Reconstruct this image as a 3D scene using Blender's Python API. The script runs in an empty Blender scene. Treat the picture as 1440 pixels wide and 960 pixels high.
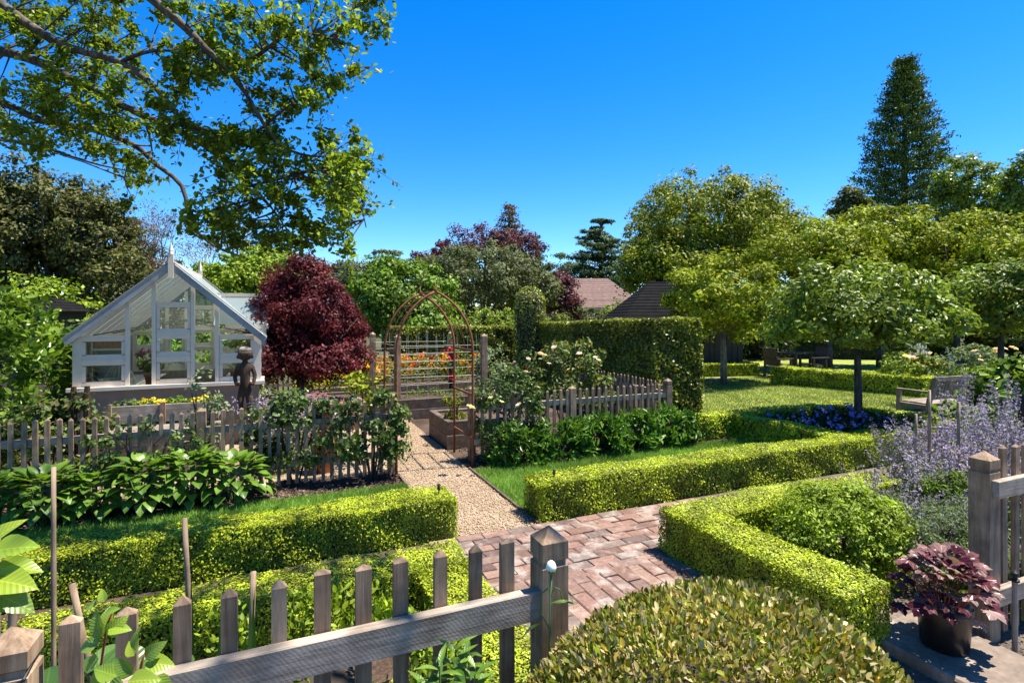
import bpy, bmesh, math, random
import numpy as np
from mathutils import Vector, Matrix

# ---------------------------------------------------------------- camera, sky, sun, exposure
SC = bpy.context.scene
COL = SC.collection
cam_d = bpy.data.cameras.new('camera'); cam_d.lens = 19.0; cam_d.sensor_width = 36.0
cam_d.shift_y = -0.025; cam_d.clip_end = 2000; cam_d.clip_start = 0.05
cam = bpy.data.objects.new('camera', cam_d); COL.objects.link(cam)
cam.location = (0, 0, 1.9); cam.rotation_euler = (math.radians(90), 0, math.radians(-23.2))
SC.camera = cam
SUN = Vector((0.60, -0.11, 1.46)).normalized()
world = bpy.data.worlds.new('World'); SC.world = world; world.use_nodes = True
wn = world.node_tree; wn.nodes.clear()
sky = wn.nodes.new('ShaderNodeTexSky'); sky.sky_type = 'NISHITA'; sky.sun_disc = False
sky.sun_elevation = math.asin(SUN.z); sky.sun_rotation = math.atan2(SUN.x, SUN.y)
sky.air_density = 0.9; sky.dust_density = 0.2; sky.ozone_density = 5.0; sky.altitude = 700
hs = wn.nodes.new('ShaderNodeHueSaturation'); hs.inputs['Saturation'].default_value = 1.36; hs.inputs['Hue'].default_value = 0.506
bg = wn.nodes.new('ShaderNodeBackground'); bg.inputs['Strength'].default_value = 0.10
wo = wn.nodes.new('ShaderNodeOutputWorld')
wn.links.new(sky.outputs[0], hs.inputs['Color']); wn.links.new(hs.outputs[0], bg.inputs[0]); wn.links.new(bg.outputs[0], wo.inputs[0])
sd = bpy.data.lights.new('sun', 'SUN'); sd.energy = 4.5; sd.angle = math.radians(0.5); sd.color = (1.0, 0.95, 0.86)
so = bpy.data.objects.new('sun', sd); COL.objects.link(so); so.location = (0, 0, 40)
so.rotation_euler = SUN.to_track_quat('Z', 'Y').to_euler()
SC.view_settings.view_transform = 'Standard'; SC.view_settings.look = 'None'
SC.view_settings.exposure = 1.5; SC.view_settings.gamma = 1.0
SC.render.engine = 'CYCLES'
SC.cycles.max_bounces = 6; SC.cycles.diffuse_bounces = 4; SC.cycles.glossy_bounces = 2
SC.cycles.transmission_bounces = 3; SC.cycles.transparent_max_bounces = 10
SC.cycles.caustics_reflective = False; SC.cycles.caustics_refractive = False
SC.cycles.sample_clamp_indirect = 4.0; SC.cycles.use_denoising = True; SC.cycles.denoiser = 'OPENIMAGEDENOISE'; SC.cycles.denoising_input_passes = 'RGB_ALBEDO_NORMAL'

RNG = np.random.default_rng(11); random.seed(4)
CAMP = np.array((0, 0, 1.9))

# ---------------------------------------------------------------- object helpers
def link(o, parent=None):
    COL.objects.link(o)
    if parent is not None: o.parent = parent
    return o
def tag(o, label=None, cat=None, group=None, kind=None):
    if label: o['label'] = label
    if cat: o['category'] = cat
    if group: o['group'] = group
    if kind: o['kind'] = kind
    return o
def thing(name, label, cat, loc=(0, 0, 0), rz=0, group=None):
    o = bpy.data.objects.new(name, None); link(o); o.location = loc; o.rotation_euler = (0, 0, rz)
    o.empty_display_size = 0.1
    return tag(o, label, cat, group)
def copy_tree(o, parent=None):
    c = o.copy(); COL.objects.link(c)
    if parent is not None: c.parent = parent
    for ch in list(o.children): copy_tree(ch, c)
    return c
def inst(name, mesh, parent, loc, rot=(0, 0, 0), sc=(1, 1, 1)):
    o = bpy.data.objects.new(name, mesh); link(o, parent); o.location = loc; o.rotation_euler = rot
    o.scale = sc if not isinstance(sc, (int, float)) else (sc, sc, sc)
    return o

class MB:
    """collects simple solids, links them as one mesh"""
    def __init__(s): s.v = []; s.f = []
    def add(s, vs, fs):
        n = len(s.v); s.v += [tuple(v) for v in vs]; s.f += [tuple(i + n for i in f) for f in fs]; return s
    def box(s, c, d, rz=0, M=None, cham=0):
        hx, hy, hz = d[0] / 2, d[1] / 2, d[2] / 2
        if cham:
            k = cham
            vs = [(x * (hx), y * (hy), -hz) for x, y in ((-1, -1), (1, -1), (1, 1), (-1, 1))]
            vs += [(x * hx, y * hy, hz - k) for x, y in ((-1, -1), (1, -1), (1, 1), (-1, 1))]
            vs += [(x * (hx - k), y * (hy - k), hz) for x, y in ((-1, -1), (1, -1), (1, 1), (-1, 1))]
            fs = [(3, 2, 1, 0), (8, 9, 10, 11)]
            for o in (0, 4):
                for i in range(4): j = (i + 1) % 4; fs.append((o + i, o + j, o + 4 + j, o + 4 + i))
        else:
            vs = [(x * hx, y * hy, z * hz) for z in (-1, 1) for x, y in ((-1, -1), (1, -1), (1, 1), (-1, 1))]
            fs = [(3, 2, 1, 0), (4, 5, 6, 7)] + [(i, (i + 1) % 4, 4 + (i + 1) % 4, 4 + i) for i in range(4)]
        R = M if M is not None else Matrix.Rotation(rz, 4, 'Z')
        c = Vector(c)
        return s.add([tuple(R @ Vector(v) + c) for v in vs], fs)
    def picket(s, c, w, t, h, tip, ty=1.0, groove=None):
        """upright square stick with a pyramid point; c is the middle of its foot"""
        x, y = w / 2, t / 2
        rings = [(1, 0), (1, h - tip)]
        if groove: g = groove; rings = [(1, 0), (1, g), (.86, g + .006), (.86, g + .018), (1, g + .024), (1, h - tip)]
        vs = []; fs = [(3, 2, 1, 0)]
        for k, z in rings: vs += [(-x * k, -y * k, z), (x * k, -y * k, z), (x * k, y * k, z), (-x * k, y * k, z)]
        for r in range(len(rings) - 1):
            for i in range(4): j = (i + 1) % 4; fs.append((r * 4 + i, r * 4 + j, r * 4 + 4 + j, r * 4 + 4 + i))
        n = len(vs); vs.append((0, 0, h)); b = n - 4
        for i in range(4): fs.append((b + i, b + (i + 1) % 4, n))
        return s.add([(v[0] + c[0], v[1] + c[1], v[2] + c[2]) for v in vs], fs)
    def tube(s, pts, r, n=6, cap=True):
        pts = [Vector(p) for p in pts]; m = len(pts)
        rr = r if hasattr(r, '__len__') else [r] * m
        up = Vector((0.0, 0.0, 1.0)); vs = []; fs = []
        prev = None
        for i, p in enumerate(pts):
            d = (pts[min(i + 1, m - 1)] - pts[max(i - 1, 0)]).normalized()
            if prev is None:
                a = d.cross(up)
                if a.length < .05: a = d.cross(Vector((1, 0, 0)))
                a.normalize()
            else:
                a = prev - d * prev.dot(d)
                if a.length < 1e-4: a = d.orthogonal()
                a.normalize()
            prev = a; b = d.cross(a)
            for k in range(n):
                t = 2 * math.pi * k / n; vs.append(p + (a * math.cos(t) + b * math.sin(t)) * rr[i])
        for i in range(m - 1):
            for k in range(n):
                j = (k + 1) % n; fs.append((i * n + k, i * n + j, (i + 1) * n + j, (i + 1) * n + k))
        if cap: fs.append(tuple(range(n - 1, -1, -1))); fs.append(tuple(range((m - 1) * n, m * n)))
        return s.add(vs, fs)
    def lathe(s, c, prof, n=16):
        vs = []; fs = []
        for r, z in prof:
            for k in range(n):
                t = 2 * math.pi * k / n; vs.append((c[0] + r * math.cos(t), c[1] + r * math.sin(t), c[2] + z))
        for i in range(len(prof) - 1):
            for k in range(n):
                j = (k + 1) % n; fs.append((i * n + k, i * n + j, (i + 1) * n + j, (i + 1) * n + k))
        fs.append(tuple(range(n - 1, -1, -1))); fs.append(tuple(range((len(prof) - 1) * n, len(prof) * n)))
        return s.add(vs, fs)
    def beam(s, a, b, w, t, up=(0, 0, 1)):
        """bar from a to b, w across, t along 'up'"""
        a = Vector(a); b = Vector(b); d = b - a; L = d.length; d.normalize()
        u = Vector(up); u = (u - d * u.dot(d)).normalized(); v = u.cross(d)
        M = Matrix((d, v, u)).transposed().to_4x4()
        return s.box((a + b) / 2, (L, w, t), M=M)
    def mesh(s, name, mat, smooth=False):
        me = bpy.data.meshes.new(name); me.from_pydata(s.v, [], s.f); me.update()
        if mat: me.materials.append(mat)
        if smooth:
            for p in me.polygons: p.use_smooth = True
        return me
    def build(s, name, mat, parent=None, smooth=False):
        return link(bpy.data.objects.new(name, s.mesh(name, mat, smooth)), parent)

# ---------------------------------------------------------------- materials
def new_mat(name):
    m = bpy.data.materials.new(name); m.use_nodes = True; nt = m.node_tree; nt.nodes.clear()
    out = nt.nodes.new('ShaderNodeOutputMaterial'); return m, nt, out
def N(nt, t, **kw):
    n = nt.nodes.new(t)
    for k, v in kw.items():
        if k in n.inputs: n.inputs[k].default_value = v
        else: setattr(n, k, v)
    return n
def ramp(nt, cols, src=None, pos=None, interp='LINEAR'):
    r = nt.nodes.new('ShaderNodeValToRGB'); cr = r.color_ramp; cr.interpolation = interp
    n = len(cols)
    while len(cr.elements) < n: cr.elements.new(0.5)
    for i, c in enumerate(cols):
        cr.elements[i].position = pos[i] if pos else (i / max(n - 1, 1)); cr.elements[i].color = (*c, 1)
    if src is not None: nt.links.new(src, r.inputs[0])
    return r
def mixc(nt, f, a, b, mode='MIX'):
    m = nt.nodes.new('ShaderNodeMix'); m.data_type = 'RGBA'; m.blend_type = mode
    for sock, v in ((m.inputs[0], f), (m.inputs[6], a), (m.inputs[7], b)):
        if hasattr(v, 'links') or isinstance(v, bpy.types.NodeSocket): nt.links.new(v, sock)
        elif isinstance(v, (int, float)): sock.default_value = v
        else: sock.default_value = (*v, 1)
    return m.outputs[2]
def leaf_mat(name, cols, trans=0.35, rough=0.45, clump=1.2, spec=0.22, tint=(1.25, 1.3, .6), dark=.62):
    m, nt, out = new_mat(name)
    g = N(nt, 'ShaderNodeNewGeometry'); oi = N(nt, 'ShaderNodeObjectInfo')
    ad = N(nt, 'ShaderNodeMath', operation='ADD'); nt.links.new(g.outputs['Random Per Island'], ad.inputs[0]); nt.links.new(oi.outputs['Random'], ad.inputs[1])
    fr = N(nt, 'ShaderNodeMath', operation='FRACT'); nt.links.new(ad.outputs[0], fr.inputs[0])
    r = ramp(nt, cols, fr.outputs[0])
    nz = N(nt, 'ShaderNodeTexNoise', Scale=clump, Detail=2.0); nt.links.new(g.outputs['Position'], nz.inputs['Vector'])
    rr = ramp(nt, [(dark,) * 3, (1.18,) * 3], nz.outputs['Fac'], [.36, .66])
    c = mixc(nt, 1.0, r.outputs[0], rr.outputs[0], 'MULTIPLY')
    p = N(nt, 'ShaderNodeBsdfPrincipled', Roughness=rough); p.inputs['Specular IOR Level'].default_value = spec
    nt.links.new(c, p.inputs['Base Color'])
    if trans > 0:
        tc = mixc(nt, 1.0, c, tint, 'MULTIPLY')
        t = N(nt, 'ShaderNodeBsdfTranslucent'); nt.links.new(tc, t.inputs[0])
        mx = N(nt, 'ShaderNodeMixShader', Fac=trans); nt.links.new(p.outputs[0], mx.inputs[1]); nt.links.new(t.outputs[0], mx.inputs[2])
        nt.links.new(mx.outputs[0], out.inputs[0])
    else: nt.links.new(p.outputs[0], out.inputs[0])
    return m
def plain(name, col, rough=0.6, metal=0, var=0.12, scale=6, bump=0.0, spec=.4):
    m, nt, out = new_mat(name)
    tc = N(nt, 'ShaderNodeTexCoord'); oi = N(nt, 'ShaderNodeObjectInfo')
    nz = N(nt, 'ShaderNodeTexNoise', Scale=scale, Detail=6.0, Roughness=.65); nt.links.new(tc.outputs['Object'], nz.inputs['Vector'])
    r = ramp(nt, [tuple(c * (1 - var * 2) for c in col), col, tuple(min(1, c * (1 + var)) for c in col)], nz.outputs['Fac'], [.25, .5, .75])
    p = N(nt, 'ShaderNodeBsdfPrincipled', Roughness=rough, Metallic=metal); p.inputs['Specular IOR Level'].default_value = spec
    nt.links.new(r.outputs[0], p.inputs['Base Color'])
    if bump:
        b = N(nt, 'ShaderNodeBump', Strength=bump, Distance=.01); nt.links.new(nz.outputs['Fac'], b.inputs['Height']); nt.links.new(b.outputs[0], p.inputs['Normal'])
    nt.links.new(p.outputs[0], out.inputs[0]); return m
def wood(name, cols, axis='Z', fine=60, rough=.75, saw=False, stain=True):
    """weathered timber, grain along the given local axis"""
    m, nt, out = new_mat(name)
    tc = N(nt, 'ShaderNodeTexCoord'); oi = N(nt, 'ShaderNodeObjectInfo')
    off = N(nt, 'ShaderNodeVectorMath', operation='ADD')
    sc7 = N(nt, 'ShaderNodeVectorMath', operation='SCALE'); sc7.inputs['Scale'].default_value = 17
    cmb = N(nt, 'ShaderNodeCombineXYZ')
    for i in range(3): nt.links.new(oi.outputs['Random'], cmb.inputs[i])
    nt.links.new(cmb.outputs[0], sc7.inputs[0]); nt.links.new(tc.outputs['Object'], off.inputs[0]); nt.links.new(sc7.outputs[0], off.inputs[1])
    mp = N(nt, 'ShaderNodeMapping'); s = [fine] * 3; s['XYZ'.index(axis)] = fine / 16
    mp.inputs['Scale'].default_value = s; nt.links.new(off.outputs[0], mp.inputs[0])
    nz = N(nt, 'ShaderNodeTexNoise', Scale=1.0, Detail=8.0, Roughness=.7); nt.links.new(mp.outputs[0], nz.inputs['Vector'])
    r = ramp(nt, cols, nz.outputs['Fac'], [.3, .5, .7] if len(cols) == 3 else None)
    c = r.outputs[0]; h = nz.outputs['Fac']
    if stain:
        n2 = N(nt, 'ShaderNodeTexNoise', Scale=9.0, Detail=4.0); nt.links.new(off.outputs[0], n2.inputs['Vector'])
        r2 = ramp(nt, [(.62, .60, .58), (1.1, 1.08, 1.05)], n2.outputs['Fac'], [.35, .65]); c = mixc(nt, 1, c, r2.outputs[0], 'MULTIPLY')
    vr = ramp(nt, [(.72, .70, .70), (1.15, 1.12, 1.08)], oi.outputs['Random']); c = mixc(nt, 1, c, vr.outputs[0], 'MULTIPLY')
    p = N(nt, 'ShaderNodeBsdfPrincipled', Roughness=rough); p.inputs['Specular IOR Level'].default_value = .25
    b = N(nt, 'ShaderNodeBump', Strength=.35, Distance=.004); nt.links.new(h, b.inputs['Height'])
    if saw:
        wv = N(nt, 'ShaderNodeTexWave', Scale=44.0, Distortion=6.0, Detail=6.0); wv.bands_direction = 'DIAGONAL'; wv.inputs['Detail Scale'].default_value = .6
        ms = N(nt, 'ShaderNodeMapping'); ms.inputs['Scale'].default_value = (1, 1, .8); nt.links.new(off.outputs[0], ms.inputs[0]); nt.links.new(ms.outputs[0], wv.inputs['Vector'])
        r3 = ramp(nt, [(.945, .94, .94), (1.01, 1.01, 1.01)], wv.outputs['Fac'], [.0, .4]); c = mixc(nt, .8, c, mixc(nt, 1, c, r3.outputs[0], 'MULTIPLY'))
        b2 = N(nt, 'ShaderNodeBump', Strength=.06, Distance=.003); nt.links.new(wv.outputs['Fac'], b2.inputs['Height']); nt.links.new(b.outputs[0], b2.inputs['Normal']); b = b2
    nt.links.new(c, p.inputs['Base Color']); nt.links.new(b.outputs[0], p.inputs['Normal']); nt.links.new(p.outputs[0], out.inputs[0]); return m
def ground_mat(name, cols, scale=3, bump=.3, fine=60, rough=.95, stripe=False, dist=.02):
    m, nt, out = new_mat(name)
    g = N(nt, 'ShaderNodeNewGeometry')
    n1 = N(nt, 'ShaderNodeTexNoise', Scale=scale, Detail=5.0); n2 = N(nt, 'ShaderNodeTexNoise', Scale=fine, Detail=4.0, Roughness=.7)
    nt.links.new(g.outputs['Position'], n1.inputs['Vector']); nt.links.new(g.outputs['Position'], n2.inputs['Vector'])
    mth = N(nt, 'ShaderNodeMath', operation='ADD'); nt.links.new(n1.outputs['Fac'], mth.inputs[0]); nt.links.new(n2.outputs['Fac'], mth.inputs[1])
    hf = N(nt, 'ShaderNodeMath', operation='MULTIPLY'); hf.inputs[1].default_value = .5; nt.links.new(mth.outputs[0], hf.inputs[0])
    n = len(cols); r = ramp(nt, cols, hf.outputs[0], [.33 + .34 * i / (n - 1) for i in range(n)]); c = r.outputs[0]
    if stripe:
        wv = N(nt, 'ShaderNodeTexWave', Scale=.55, Distortion=.4); mp = N(nt, 'ShaderNodeMapping'); mp.inputs['Rotation'].default_value = (0, 0, .5)
        nt.links.new(g.outputs['Position'], mp.inputs[0]); nt.links.new(mp.outputs[0], wv.inputs['Vector'])
        r3 = ramp(nt, [(.86, .9, .86), (1.12, 1.08, 1.05)], wv.outputs['Fac'], [.35, .65]); c = mixc(nt, 1, c, r3.outputs[0], 'MULTIPLY')
    p = N(nt, 'ShaderNodeBsdfPrincipled', Roughness=rough); p.inputs['Specular IOR Level'].default_value = .15
    b = N(nt, 'ShaderNodeBump', Strength=bump, Distance=dist); nt.links.new(n2.outputs['Fac'], b.inputs['Height'])
    nt.links.new(c, p.inputs['Base Color']); nt.links.new(b.outputs[0], p.inputs['Normal']); nt.links.new(p.outputs[0], out.inputs[0]); return m
def rnd_mat(name, cols, rough=.8, lichen=None, fine=40, bump=.4, spec=.3):
    """solid whose colour differs per object / per island (bricks, pebbles, tiles)"""
    m, nt, out = new_mat(name)
    g = N(nt, 'ShaderNodeNewGeometry'); oi = N(nt, 'ShaderNodeObjectInfo')
    ad = N(nt, 'ShaderNodeMath', operation='ADD'); nt.links.new(g.outputs['Random Per Island'], ad.inputs[0]); nt.links.new(oi.outputs['Random'], ad.inputs[1])
    fr = N(nt, 'ShaderNodeMath', operation='FRACT'); nt.links.new(ad.outputs[0], fr.inputs[0])
    c = ramp(nt, cols, fr.outputs[0]).outputs[0]
    n2 = N(nt, 'ShaderNodeTexNoise', Scale=fine, Detail=6.0, Roughness=.7); nt.links.new(g.outputs['Position'], n2.inputs['Vector'])
    c = mixc(nt, 1, c, ramp(nt, [(.62, .6, .58), (1.2, 1.18, 1.15)], n2.outputs['Fac'], [.3, .7]).outputs[0], 'MULTIPLY')
    if lichen:
        n3 = N(nt, 'ShaderNodeTexNoise', Scale=4.5, Detail=9.0, Roughness=.72); nt.links.new(g.outputs['Position'], n3.inputs['Vector'])
        f = ramp(nt, [(0, 0, 0), (.85, .85, .85)], n3.outputs['Fac'], [.50, .66]); c = mixc(nt, f.outputs[0], c, lichen)
    p = N(nt, 'ShaderNodeBsdfPrincipled', Roughness=rough); p.inputs['Specular IOR Level'].default_value = spec
    b = N(nt, 'ShaderNodeBump', Strength=bump, Distance=.006); nt.links.new(n2.outputs['Fac'], b.inputs['Height'])
    nt.links.new(c, p.inputs['Base Color']); nt.links.new(b.outputs[0], p.inputs['Normal']); nt.links.new(p.outputs[0], out.inputs[0]); return m
def glass_mat(name, tint=(.9, .96, .95), refl=1.0, haze=0.0):
    m, nt, out = new_mat(name)
    t = N(nt, 'ShaderNodeBsdfTransparent'); t.inputs[0].default_value = (*tint, 1)
    gl = N(nt, 'ShaderNodeBsdfGlossy', Roughness=.03); fr = N(nt, 'ShaderNodeFresnel', IOR=1.5)
    mx = N(nt, 'ShaderNodeMixShader'); nt.links.new(fr.outputs[0], mx.inputs[0]); nt.links.new(t.outputs[0], mx.inputs[1]); nt.links.new(gl.outputs[0], mx.inputs[2])
    o = mx.outputs[0]
    if haze:
        d = N(nt, 'ShaderNodeBsdfTranslucent'); d.inputs[0].default_value = (.75, .8, .78, 1)
        d2 = N(nt, 'ShaderNodeBsdfDiffuse'); d2.inputs[0].default_value = (.6, .66, .64, 1)
        m3 = N(nt, 'ShaderNodeMixShader', Fac=.4); nt.links.new(d.outputs[0], m3.inputs[1]); nt.links.new(d2.outputs[0], m3.inputs[2])
        m2 = N(nt, 'ShaderNodeMixShader', Fac=haze); nt.links.new(o, m2.inputs[1]); nt.links.new(m3.outputs[0], m2.inputs[2]); o = m2.outputs[0]
    nt.links.new(o, out.inputs[0]); return m

M = {}
M['old_wood'] = wood('weathered_timber', [(.18, .11, .065), (.32, .22, .14), (.43, .325, .225)])
M['old_wood_x'] = wood('weathered_timber_long', [(.26, .21, .16), (.42, .35, .275), (.55, .47, .385)], 'X', saw=True)
M['sleeper'] = wood('sleeper_timber', [(.09, .066, .05), (.15, .115, .088), (.22, .18, .145)], 'X', 70)
M['bench_wood'] = wood('bench_timber', [(.16, .13, .10), (.30, .25, .20), (.40, .35, .29)], 'X')
M['stake'] = wood('stake_timber', [(.20, .13, .08), (.36, .26, .17), (.44, .35, .25)], 'Z', 50)
M['bark'] = wood('bark', [(.03, .024, .02), (.085, .07, .057), (.22, .19, .165)], 'Z', 26, .9)
M['bark_mid'] = wood('mid_bark', [(.10, .085, .07), (.18, .16, .135), (.28, .25, .215)], 'Z', 26, .9)
M['bark_pale'] = wood('pale_bark', [(.20, .17, .14), (.36, .32, .28), (.50, .46, .42)], 'Z', 26, .9)
M['statue'] = wood('carved_timber', [(.03, .016, .010), (.075, .042, .024), (.15, .09, .05)], 'Z', 40)
M['white'] = plain('white_paint', (.66, .565, .44), .45, 0, .06, 9)
M['barge'] = plain('bargeboard_paint', (.27, .285, .285), .5, 0, .25, 3)
M['grey_paint'] = plain('grey_paint', (.30, .32, .33), .5, 0, .12, 4)
M['rust'] = plain('rusty_iron', (.20, .075, .03), .85, .15, .35, 30, .4)
M['black'] = plain('black_plastic', (.015, .015, .017), .4, 0, .1)
M['pot'] = plain('dark_glaze', (.013, .0105, .0095), .3, 0, .5, 9, .15, .5)
M['terracotta'] = plain('terracotta', (.38, .15, .075), .85, 0, .2, 12)
M['metal'] = plain('galvanised_metal', (.28, .26, .24), .5, .5, .2)
M['slab'] = rnd_mat('sandstone', [(.17, .13, .10), (.25, .20, .155)], .9, (.33, .28, .225), 14)
M['brick'] = rnd_mat('old_brick', [(.12, .07, .05), (.20, .115, .085), (.145, .097, .08), (.24, .155, .115), (.20, .112, .085), (.16, .125, .105), (.10, .06, .05)], .85, (.36, .295, .245), 30)
M['pebble'] = rnd_mat('pebbles', [(.39, .265, .15), (.57, .42, .26), (.47, .315, .18), (.66, .525, .37), (.32, .22, .14)], .8, None, 90, .1)
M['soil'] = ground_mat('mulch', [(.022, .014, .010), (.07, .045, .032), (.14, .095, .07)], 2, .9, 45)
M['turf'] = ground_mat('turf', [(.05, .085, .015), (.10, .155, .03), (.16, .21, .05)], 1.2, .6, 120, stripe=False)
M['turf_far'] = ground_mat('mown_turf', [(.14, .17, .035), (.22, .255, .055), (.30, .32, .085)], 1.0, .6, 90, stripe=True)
M['gravel_bed'] = ground_mat('gravel_bed', [(.22, .155, .10), (.36, .265, .175), (.50, .40, .29)], 3, 1.0, 110)
M['mortar'] = ground_mat('mortar', [(.05, .04, .03), (.12, .095, .075), (.24, .20, .165)], 4, .6, 60)
M['earth'] = ground_mat('earth', [(.03, .035, .014), (.06, .065, .025), (.09, .085, .04)], .4, .5, 8)
M['roof_tile'] = rnd_mat('roof_tile', [(.15, .092, .078), (.20, .125, .105), (.17, .105, .09)], .85, None, 5)
M['slate'] = rnd_mat('dark_shingle', [(.007, .007, .007), (.014, .013, .013), (.010, .010, .010)], 1.0, None, 5, .4, .06)
M['render'] = plain('cream_render', (.55, .49, .40), .8)
M['plinth'] = plain('plinth_boards', (.26, .20, .145), .8)
M['dark_timber'] = plain('dark_timber', (.06, .045, .035), .8)
M['glass'] = glass_mat('window_glass')
M['roof_glass'] = glass_mat('hazy_roof_glass', (.85, .9, .9), 1, .55)
M['pale_glass'] = glass_mat('pale_vent_glass', (.80, .9, .92), 1, .35)
M['white_wire'] = plain('pale_cane', (.46, .45, .34), .6)
M['twig'] = plain('twigs', (.045, .032, .022), .95)  # for stems, and for solid dark cores that stand in for shaded interiors
# foliage
G1 = dict(
 box=[(0.106, 0.176, 0.012), (0.272, 0.338, 0.015), (0.413, 0.477, 0.02), (0.508, 0.54, 0.028), (0.212, 0.276, 0.018)],
 beech=[(0.073, 0.102, 0.018), (0.16, 0.197, 0.026), (0.277, 0.299, 0.04), (0.379, 0.364, 0.058)],
 laurel=[(0.045, 0.099, 0.009), (0.099, 0.171, 0.016), (0.171, 0.252, 0.027), (0.072, 0.126, 0.013)],
 lime=[(0.15, 0.231, 0.013), (0.243, 0.341, 0.018), (0.335, 0.418, 0.028), (0.116, 0.176, 0.013)],
 hosta=[(0.048, 0.118, 0.013), (0.097, 0.2, 0.025), (0.152, 0.276, 0.038), (0.076, 0.152, 0.02)],
 oak=[(0.088, 0.139, 0.013), (0.157, 0.227, 0.02), (0.281, 0.341, 0.029), (0.105, 0.146, 0.015)],
 olive=[(0.069, 0.086, 0.032), (0.127, 0.144, 0.055), (0.178, 0.196, 0.081), (0.098, 0.109, 0.04)],
 dark=[(0.033, 0.046, 0.011), (0.077, 0.084, 0.019), (0.127, 0.127, 0.03), (0.165, 0.154, 0.044)],
 bright=[(0.069, 0.127, 0.011), (0.127, 0.218, 0.016), (0.207, 0.31, 0.025), (0.092, 0.149, 0.014)],
 maple=[(0.057, 0.011, 0.014), (0.115, 0.021, 0.023), (0.184, 0.032, 0.032), (0.081, 0.018, 0.023)],
 plum=[(.06, .022, .028), (.11, .04, .045), (.17, .07, .07), (.09, .05, .04)],
 gold=[(0.132, 0.179, 0.013), (0.224, 0.275, 0.017), (0.343, 0.378, 0.022), (0.224, 0.213, 0.013)],
 yew=[(0.035, 0.068, 0.011), (0.07, 0.115, 0.018), (0.119, 0.169, 0.028), (0.182, 0.216, 0.039)],
 cedar=[(.045, .085, .025), (.08, .125, .038), (.13, .17, .055)],
 dome=[(0.081, 0.117, 0.011), (0.155, 0.202, 0.015), (0.27, 0.293, 0.022), (0.338, 0.305, 0.028)],
 brown=[(.11, .065, .03), (.17, .11, .05), (.10, .08, .03)],
 varieg=[(.07, .12, .012), (.22, .26, .02), (.52, .45, .17), (.62, .52, .27), (.44, .28, .03), (.11, .17, .015), (.31, .34, .03), (.50, .37, .14), (.05, .09, .010)],
 white_standard=[(0.104, 0.156, 0.014), (0.177, 0.244, 0.027), (0.294, 0.353, 0.048), (0.132, 0.19, 0.018)],
 rose=[(0.054, 0.096, 0.018), (0.096, 0.156, 0.03), (0.168, 0.228, 0.048), (0.204, 0.132, 0.036)],
 climber=[(0.041, 0.081, 0.016), (0.081, 0.135, 0.027), (0.176, 0.216, 0.068)],
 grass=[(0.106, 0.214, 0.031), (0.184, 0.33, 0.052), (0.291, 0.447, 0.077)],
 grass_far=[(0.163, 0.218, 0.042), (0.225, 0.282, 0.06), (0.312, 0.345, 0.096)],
 shade=[(.018, .032, .010), (.035, .055, .018), (.06, .085, .025)],  # leaf colours darkened to carry the shade under the trees
)
for k, c in G1.items():
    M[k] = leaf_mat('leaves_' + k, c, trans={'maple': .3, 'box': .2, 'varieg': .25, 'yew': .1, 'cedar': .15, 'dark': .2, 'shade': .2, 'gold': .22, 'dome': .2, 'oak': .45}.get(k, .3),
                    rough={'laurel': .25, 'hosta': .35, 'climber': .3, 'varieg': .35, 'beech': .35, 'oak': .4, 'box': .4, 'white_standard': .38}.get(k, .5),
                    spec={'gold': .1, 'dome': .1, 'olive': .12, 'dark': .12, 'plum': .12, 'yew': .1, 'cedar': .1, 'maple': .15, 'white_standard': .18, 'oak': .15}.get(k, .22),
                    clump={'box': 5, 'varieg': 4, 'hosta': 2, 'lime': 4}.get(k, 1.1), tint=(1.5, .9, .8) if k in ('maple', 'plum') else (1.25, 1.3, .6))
M['lavender'] = leaf_mat('lavender_flowers', [(.25, .19, .35), (.36, .29, .46), (.48, .41, .55), (.19, .14, .27)], .3, .7)
M['sage'] = leaf_mat('sage_leaves', [(.12, .17, .07), (.20, .26, .12), (.28, .33, .19)], .3, .7)
M['orange'] = leaf_mat('orange_petals', [(.75, .22, .01), (.85, .36, .02), (.80, .50, .02), (.70, .14, .02)], .35, .6)
M['yellow'] = leaf_mat('yellow_petals', [(.75, .55, .02), (.8, .65, .05), (.6, .5, .02)], .35, .6)
M['red'] = leaf_mat('red_petals', [(.55, .02, .02), (.65, .05, .04), (.4, .01, .02)], .3, .6)
M['pink'] = leaf_mat('pink_petals', [(.78, .58, .52), (.85, .72, .66), (.80, .50, .45)], .35, .6, dark=.9)
M['dusky'] = leaf_mat('dusky_pink_petals', [(.42, .18, .24), (.52, .27, .32), (.36, .13, .18)], .35, .6)
M['cream'] = leaf_mat('cream_petals', [(.85, .72, .48), (.88, .80, .62), (.82, .62, .36)], .35, .6, dark=.9)
M['blue'] = leaf_mat('blue_petals', [(.18, .16, .62), (.26, .24, .72), (.36, .36, .8)], .3, .6)
M['heuchera'] = leaf_mat('heuchera_leaves', [(.045, .007, .012), (.11, .018, .026), (.22, .10, .09), (.42, .29, .24), (.07, .012, .018), (.15, .035, .04), (.34, .20, .17)], .25, .32, clump=9)
M['stem'] = plain('green_stem', (.10, .16, .04), .5)
M['red_stem'] = plain('red_stem', (.30, .06, .03), .5)
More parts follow.
